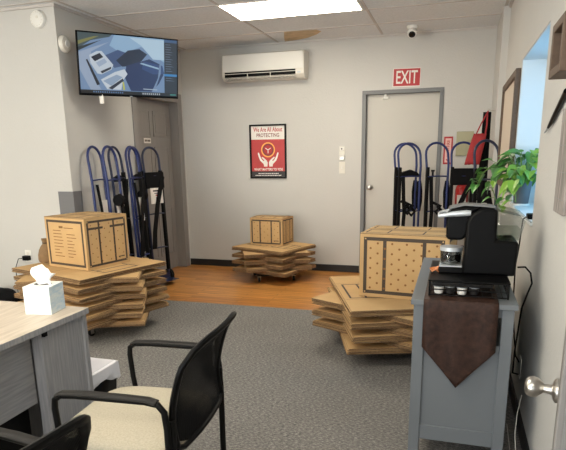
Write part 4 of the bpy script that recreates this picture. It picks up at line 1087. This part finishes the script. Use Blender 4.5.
mb = MB().box((-.20, -.08, 0), (-.09, .08, .028), BLACK); mb.obj('drip_tray', t, bevel=.006)
MB().box((-.195, -.07, .028), (-.095, .07, .034), SILVER).obj('drip_grate', t, bevel=.002)
t = thing('glass_mug', 'clear glass mug with a silver rim on the drip tray of the coffee machine', 'mug', (.004, 2.66, MZ + .035))
MB().lathe([(.001, 0), (.046, 0), (.049, .004), (.05, .062), (.047, .062), (.046, .006), (.001, .006)], GLASS, 24).obj('bowl', t)
MB().lathe([(.001, .007), (.044, .007), (.044, .046), (.001, .046)], COFFEE, 24).obj('coffee', t)
MB().lathe([(.0465, .061), (.0515, .061), (.0515, .078), (.001, .080)], SILVER, 24, caps=False).obj('rim', t)
MB().tube([(-.008, -.05, .052), (-.014, -.078, .047), (-.014, -.08, .028), (-.008, -.05, .018)], .005, GLASS, 8).obj('handle', t)
mb = MB(); mb.grid(lambda a, b: (.028 * (a - .5) * 2, .02 * (b - .5) * 2, .012 + .009 * math.sin(7 * a) * math.cos(5 * b)), 8, 6, AMBER)
o = mb.obj('sugar_packet', solid=.004, loc=(-.055, 2.60, MZ + .004), rot=(.3, -.15, .3)); tag(o, 'crumpled amber packet left of the glass mug on the pod drawer', 'packet')

# power adapter, cables
t = thing('power_adapter', 'black power adapter on the white window sill by the plant', 'power adapter', (XR + .01, 3.27, WIN[2] + .018))
MB().box((-.02, -.035, 0), (.03, .035, .028), BLACK).obj('brick', t, bevel=.005)
c = Vector((XR + .01, 3.27, WIN[2] + .018))
MB(Matrix.Translation(-c)).tube([(XR - .008, 3.265, 1.074), (XR - .03, 3.25, 1.06), (XR - .038, 3.2, 1.04), (XR - .055, 3.1, .93), (XR - .07, 3.05, .84), (XR - .065, 3.05, .6), (XR - .03, 3.05, .34), (XR - .008, 3.05, .305)], .004, RUBBER, 8).obj('cord', t)
mb = MB().tube([(.297, 2.66, .905), (.33, 2.66, .908), (.352, 2.64, .885), (.36, 2.63, .84), (.345, 2.63, .79), (.33, 2.65, .72), (.325, 2.72, .5), (.345, 2.9, .3), (.385, 3.0, .255)], .0042, RUBBER, 8)
tag(mb.obj('black_cable'), 'black cable looping from the coffee machine behind the grey cabinet', 'cable')
mb = MB().tube([(.36, 2.62, .30), (.335, 2.52, .25), (.325, 2.46, .18), (.335, 2.45, .08), (.33, 2.42, .006), (.33, 2.6, .006), (.34, 2.9, .006)], .0018, WHITE2, 8)
tag(mb.obj('white_cord'), 'thin white cord hanging between the grey cabinet and right wall', 'cord')

# plant on the sill
PZ = WIN[2] + .018; pc = Vector((.445, 4.12, PZ))
t = thing('potted_plant', 'trailing green leafy plant in a grey pot on the window sill', 'plant', pc)
MB().lathe([(.001, .0), (.058, .0), (.062, .008), (.062, .012), (.001, .012)], WHITE, 24).obj('saucer', t)
MB().lathe([(.001, .012), (.046, .012), (.048, .016), (.061, .15), (.064, .152), (.064, .163), (.058, .163), (.056, .15), (.001, .145)], POTM, 28).obj('pot', t)
MB().lathe([(.001, .147), (.0555, .147), (.0555, .150), (.001, .154)], SOIL, 20).obj('soil', t)
rp_ = random.Random(12)
stems = MB(); leaves = MB()
def leaf(c_, dirv, up_, L_, m):
    d_ = Vector(dirv).normalized(); up_ = Vector(up_); s_ = d_.cross(up_).normalized(); n_ = s_.cross(d_).normalized()
    W_ = L_ * .36
    out = [(0, .0), (-.12, .55), (.05, .95), (.3, 1.0), (.6, .66), (.85, .25), (1, 0)]
    Lf = [leaves.v(Vector(c_) + d_ * (L_ * a) + s_ * (W_ * b) + n_ * (L_ * (.10 * b - .35 * a * a))) for a, b in out]
    Rt = [leaves.v(Vector(c_) + d_ * (L_ * a) - s_ * (W_ * b) + n_ * (L_ * (.10 * b - .35 * a * a))) for a, b in out[1:-1]]
    Md = [leaves.v(Vector(c_) + d_ * (L_ * a) + n_ * (L_ * (-.02 - .35 * a * a))) for a in (.12, .3, .55, .8)]
    ch_ = [Lf[0]] + Md + [Lf[-1]]
    A = Lf[1:-1]
    for S_ in (A, Rt):
        leaves.f([ch_[0], S_[0], S_[1], ch_[1]], m); leaves.f([ch_[1], S_[1], S_[2], ch_[2]], m); leaves.f([ch_[2], S_[2], S_[3], ch_[3]], m); leaves.f([ch_[3], S_[3], S_[4], ch_[4]], m); leaves.f([ch_[4], S_[4], ch_[5]], m)
def vine(pts, nleaf, L0, yel):
    P = [Vector(p) for p in pts]
    stems.tube(P, .003, STEM, 6)
    segs = len(P) - 1
    for k in range(nleaf):
        q = (k + .7) / nleaf * segs; i = min(int(q), segs - 1); f_ = q - i
        c_ = P[i].lerp(P[i + 1], f_)
        d_ = Vector((rp_.uniform(-1, .3), rp_.uniform(-1, 1), rp_.uniform(-.5, .5)))
        tip = c_ + d_.normalized() * .04; stems.tube([c_, tip], .0018, STEM, 5)
        leaf(tip, d_ + Vector((0, 0, -.25)), (rp_.uniform(-.4, .2), rp_.uniform(-.5, .1), 1), L0 * rp_.uniform(.75, 1.25), LEAFY if rp_.random() < yel else LEAF)
for k in range(46):     # crown
    a_ = rp_.uniform(0, 2 * PI); r_ = rp_.uniform(.03, .15)
    x_ = min(.09, r_ * math.cos(a_)); y_ = r_ * math.sin(a_) * 1.5
    top = (x_, y_, .15 + rp_.uniform(.03, .22) * (1.15 - r_ * 2))
    stems.tube([(x_ * .3, y_ * .3, .15), (x_ * .7, y_ * .7, .15 + (top[2] - .15) * .8), top], .0024, STEM, 6)
    d_ = Vector((x_ - .04, y_ - .03, rp_.uniform(-.08, .04)))
    leaf(top, d_, (rp_.uniform(-.5, .1), rp_.uniform(-.6, 0), 1), rp_.uniform(.07, .115), LEAFY if y_ < -.04 and rp_.random() < .5 else LEAF)
vine([(-.03, .0, .15), (-.08, .02, .25), (-.14, .03, .22), (-.18, .02, .16), (-.19, .03, .09)], 12, .075, .2)
vine([(-.03, .05, .15), (-.10, .08, .30), (-.18, .12, .28), (-.245, .13, .22), (-.28, .12, .15), (-.29, .1, .11)], 15, .075, .3)
vine([(-.185, .02, .10), (-.16, .01, .03), (-.12, .0, -.02), (-.09, .0, .02), (-.08, .0, .06)], 4, .06, .2)
vine([(-.03, -.06, .15), (-.06, -.16, .2), (-.065, -.24, .14), (-.06, -.27, .04)], 10, .085, .8)
vine([(-.02, -.04, .15), (-.05, -.12, .26), (-.06, -.2, .24), (-.065, -.26, .16)], 10, .085, .7)
stems.obj('stem', t); leaves.obj('foliage', t, fix=False)

# dark bag on the floor at the far left
t = thing('black_bag', 'dark bag lying on the floor against the warm lit wall', 'bag', (-4.2, 4.08, 0))
mb = MB(); rbag = random.Random(4)
def bg(a, b):
    an = 2 * PI * a; ph = PI * b
    r = math.sin(ph) ** .6
    return (.24 * r * math.cos(an) * (1 + .08 * math.sin(3 * an)), .15 * r * math.sin(an), .10 - .10 * math.cos(ph) + .012 * math.sin(5 * an) * r + .03 * math.cos(an) * r * (ph > 1.5))
mb.grid(bg, 28, 12, STRAP); mb.obj('bag_body', t)
MB().strap([(-.1, -.02, .19), (-.04, -.04, .27), (.06, -.04, .26), (.12, -.03, .17)], .03, .006, STRAP, (0, 1, 0)).obj('carry_strap', t)

# ------------------------------------------------------------------ camera and colour
W_, H_ = 566, 450
f_px, cy_px = 548.5, 287.5
pitch, yaw_, roll = .2375, -.3008, -.01453
cy_, sy_, cp_, sp_ = math.cos(yaw_), math.sin(yaw_), math.cos(pitch), math.sin(pitch)
fw = Vector((sy_ * cp_, cy_ * cp_, -sp_)); rt = Vector((cy_, -sy_, 0)); up = rt.cross(fw)
r2 = rt * math.cos(roll) + up * math.sin(roll); u2 = up * math.cos(roll) - rt * math.sin(roll)
cam = bpy.data.cameras.new('camera'); co = bpy.data.objects.new('camera', cam); COL.objects.link(co)
co.matrix_world = Matrix(((r2.x, u2.x, -fw.x, 0), (r2.y, u2.y, -fw.y, 0), (r2.z, u2.z, -fw.z, 1.42), (0, 0, 0, 1)))
cam.sensor_fit = 'HORIZONTAL'; cam.sensor_width = 36; cam.lens = 36 * f_px / W_
cam.shift_x = 0; cam.shift_y = (cy_px - H_ / 2) / W_
cam.clip_start = .05
scene.camera = co
vs = scene.view_settings
vs.view_transform = 'Standard'; vs.look = 'None'; vs.gamma = 1; vs.use_curve_mapping = False; vs.exposure = 0.38
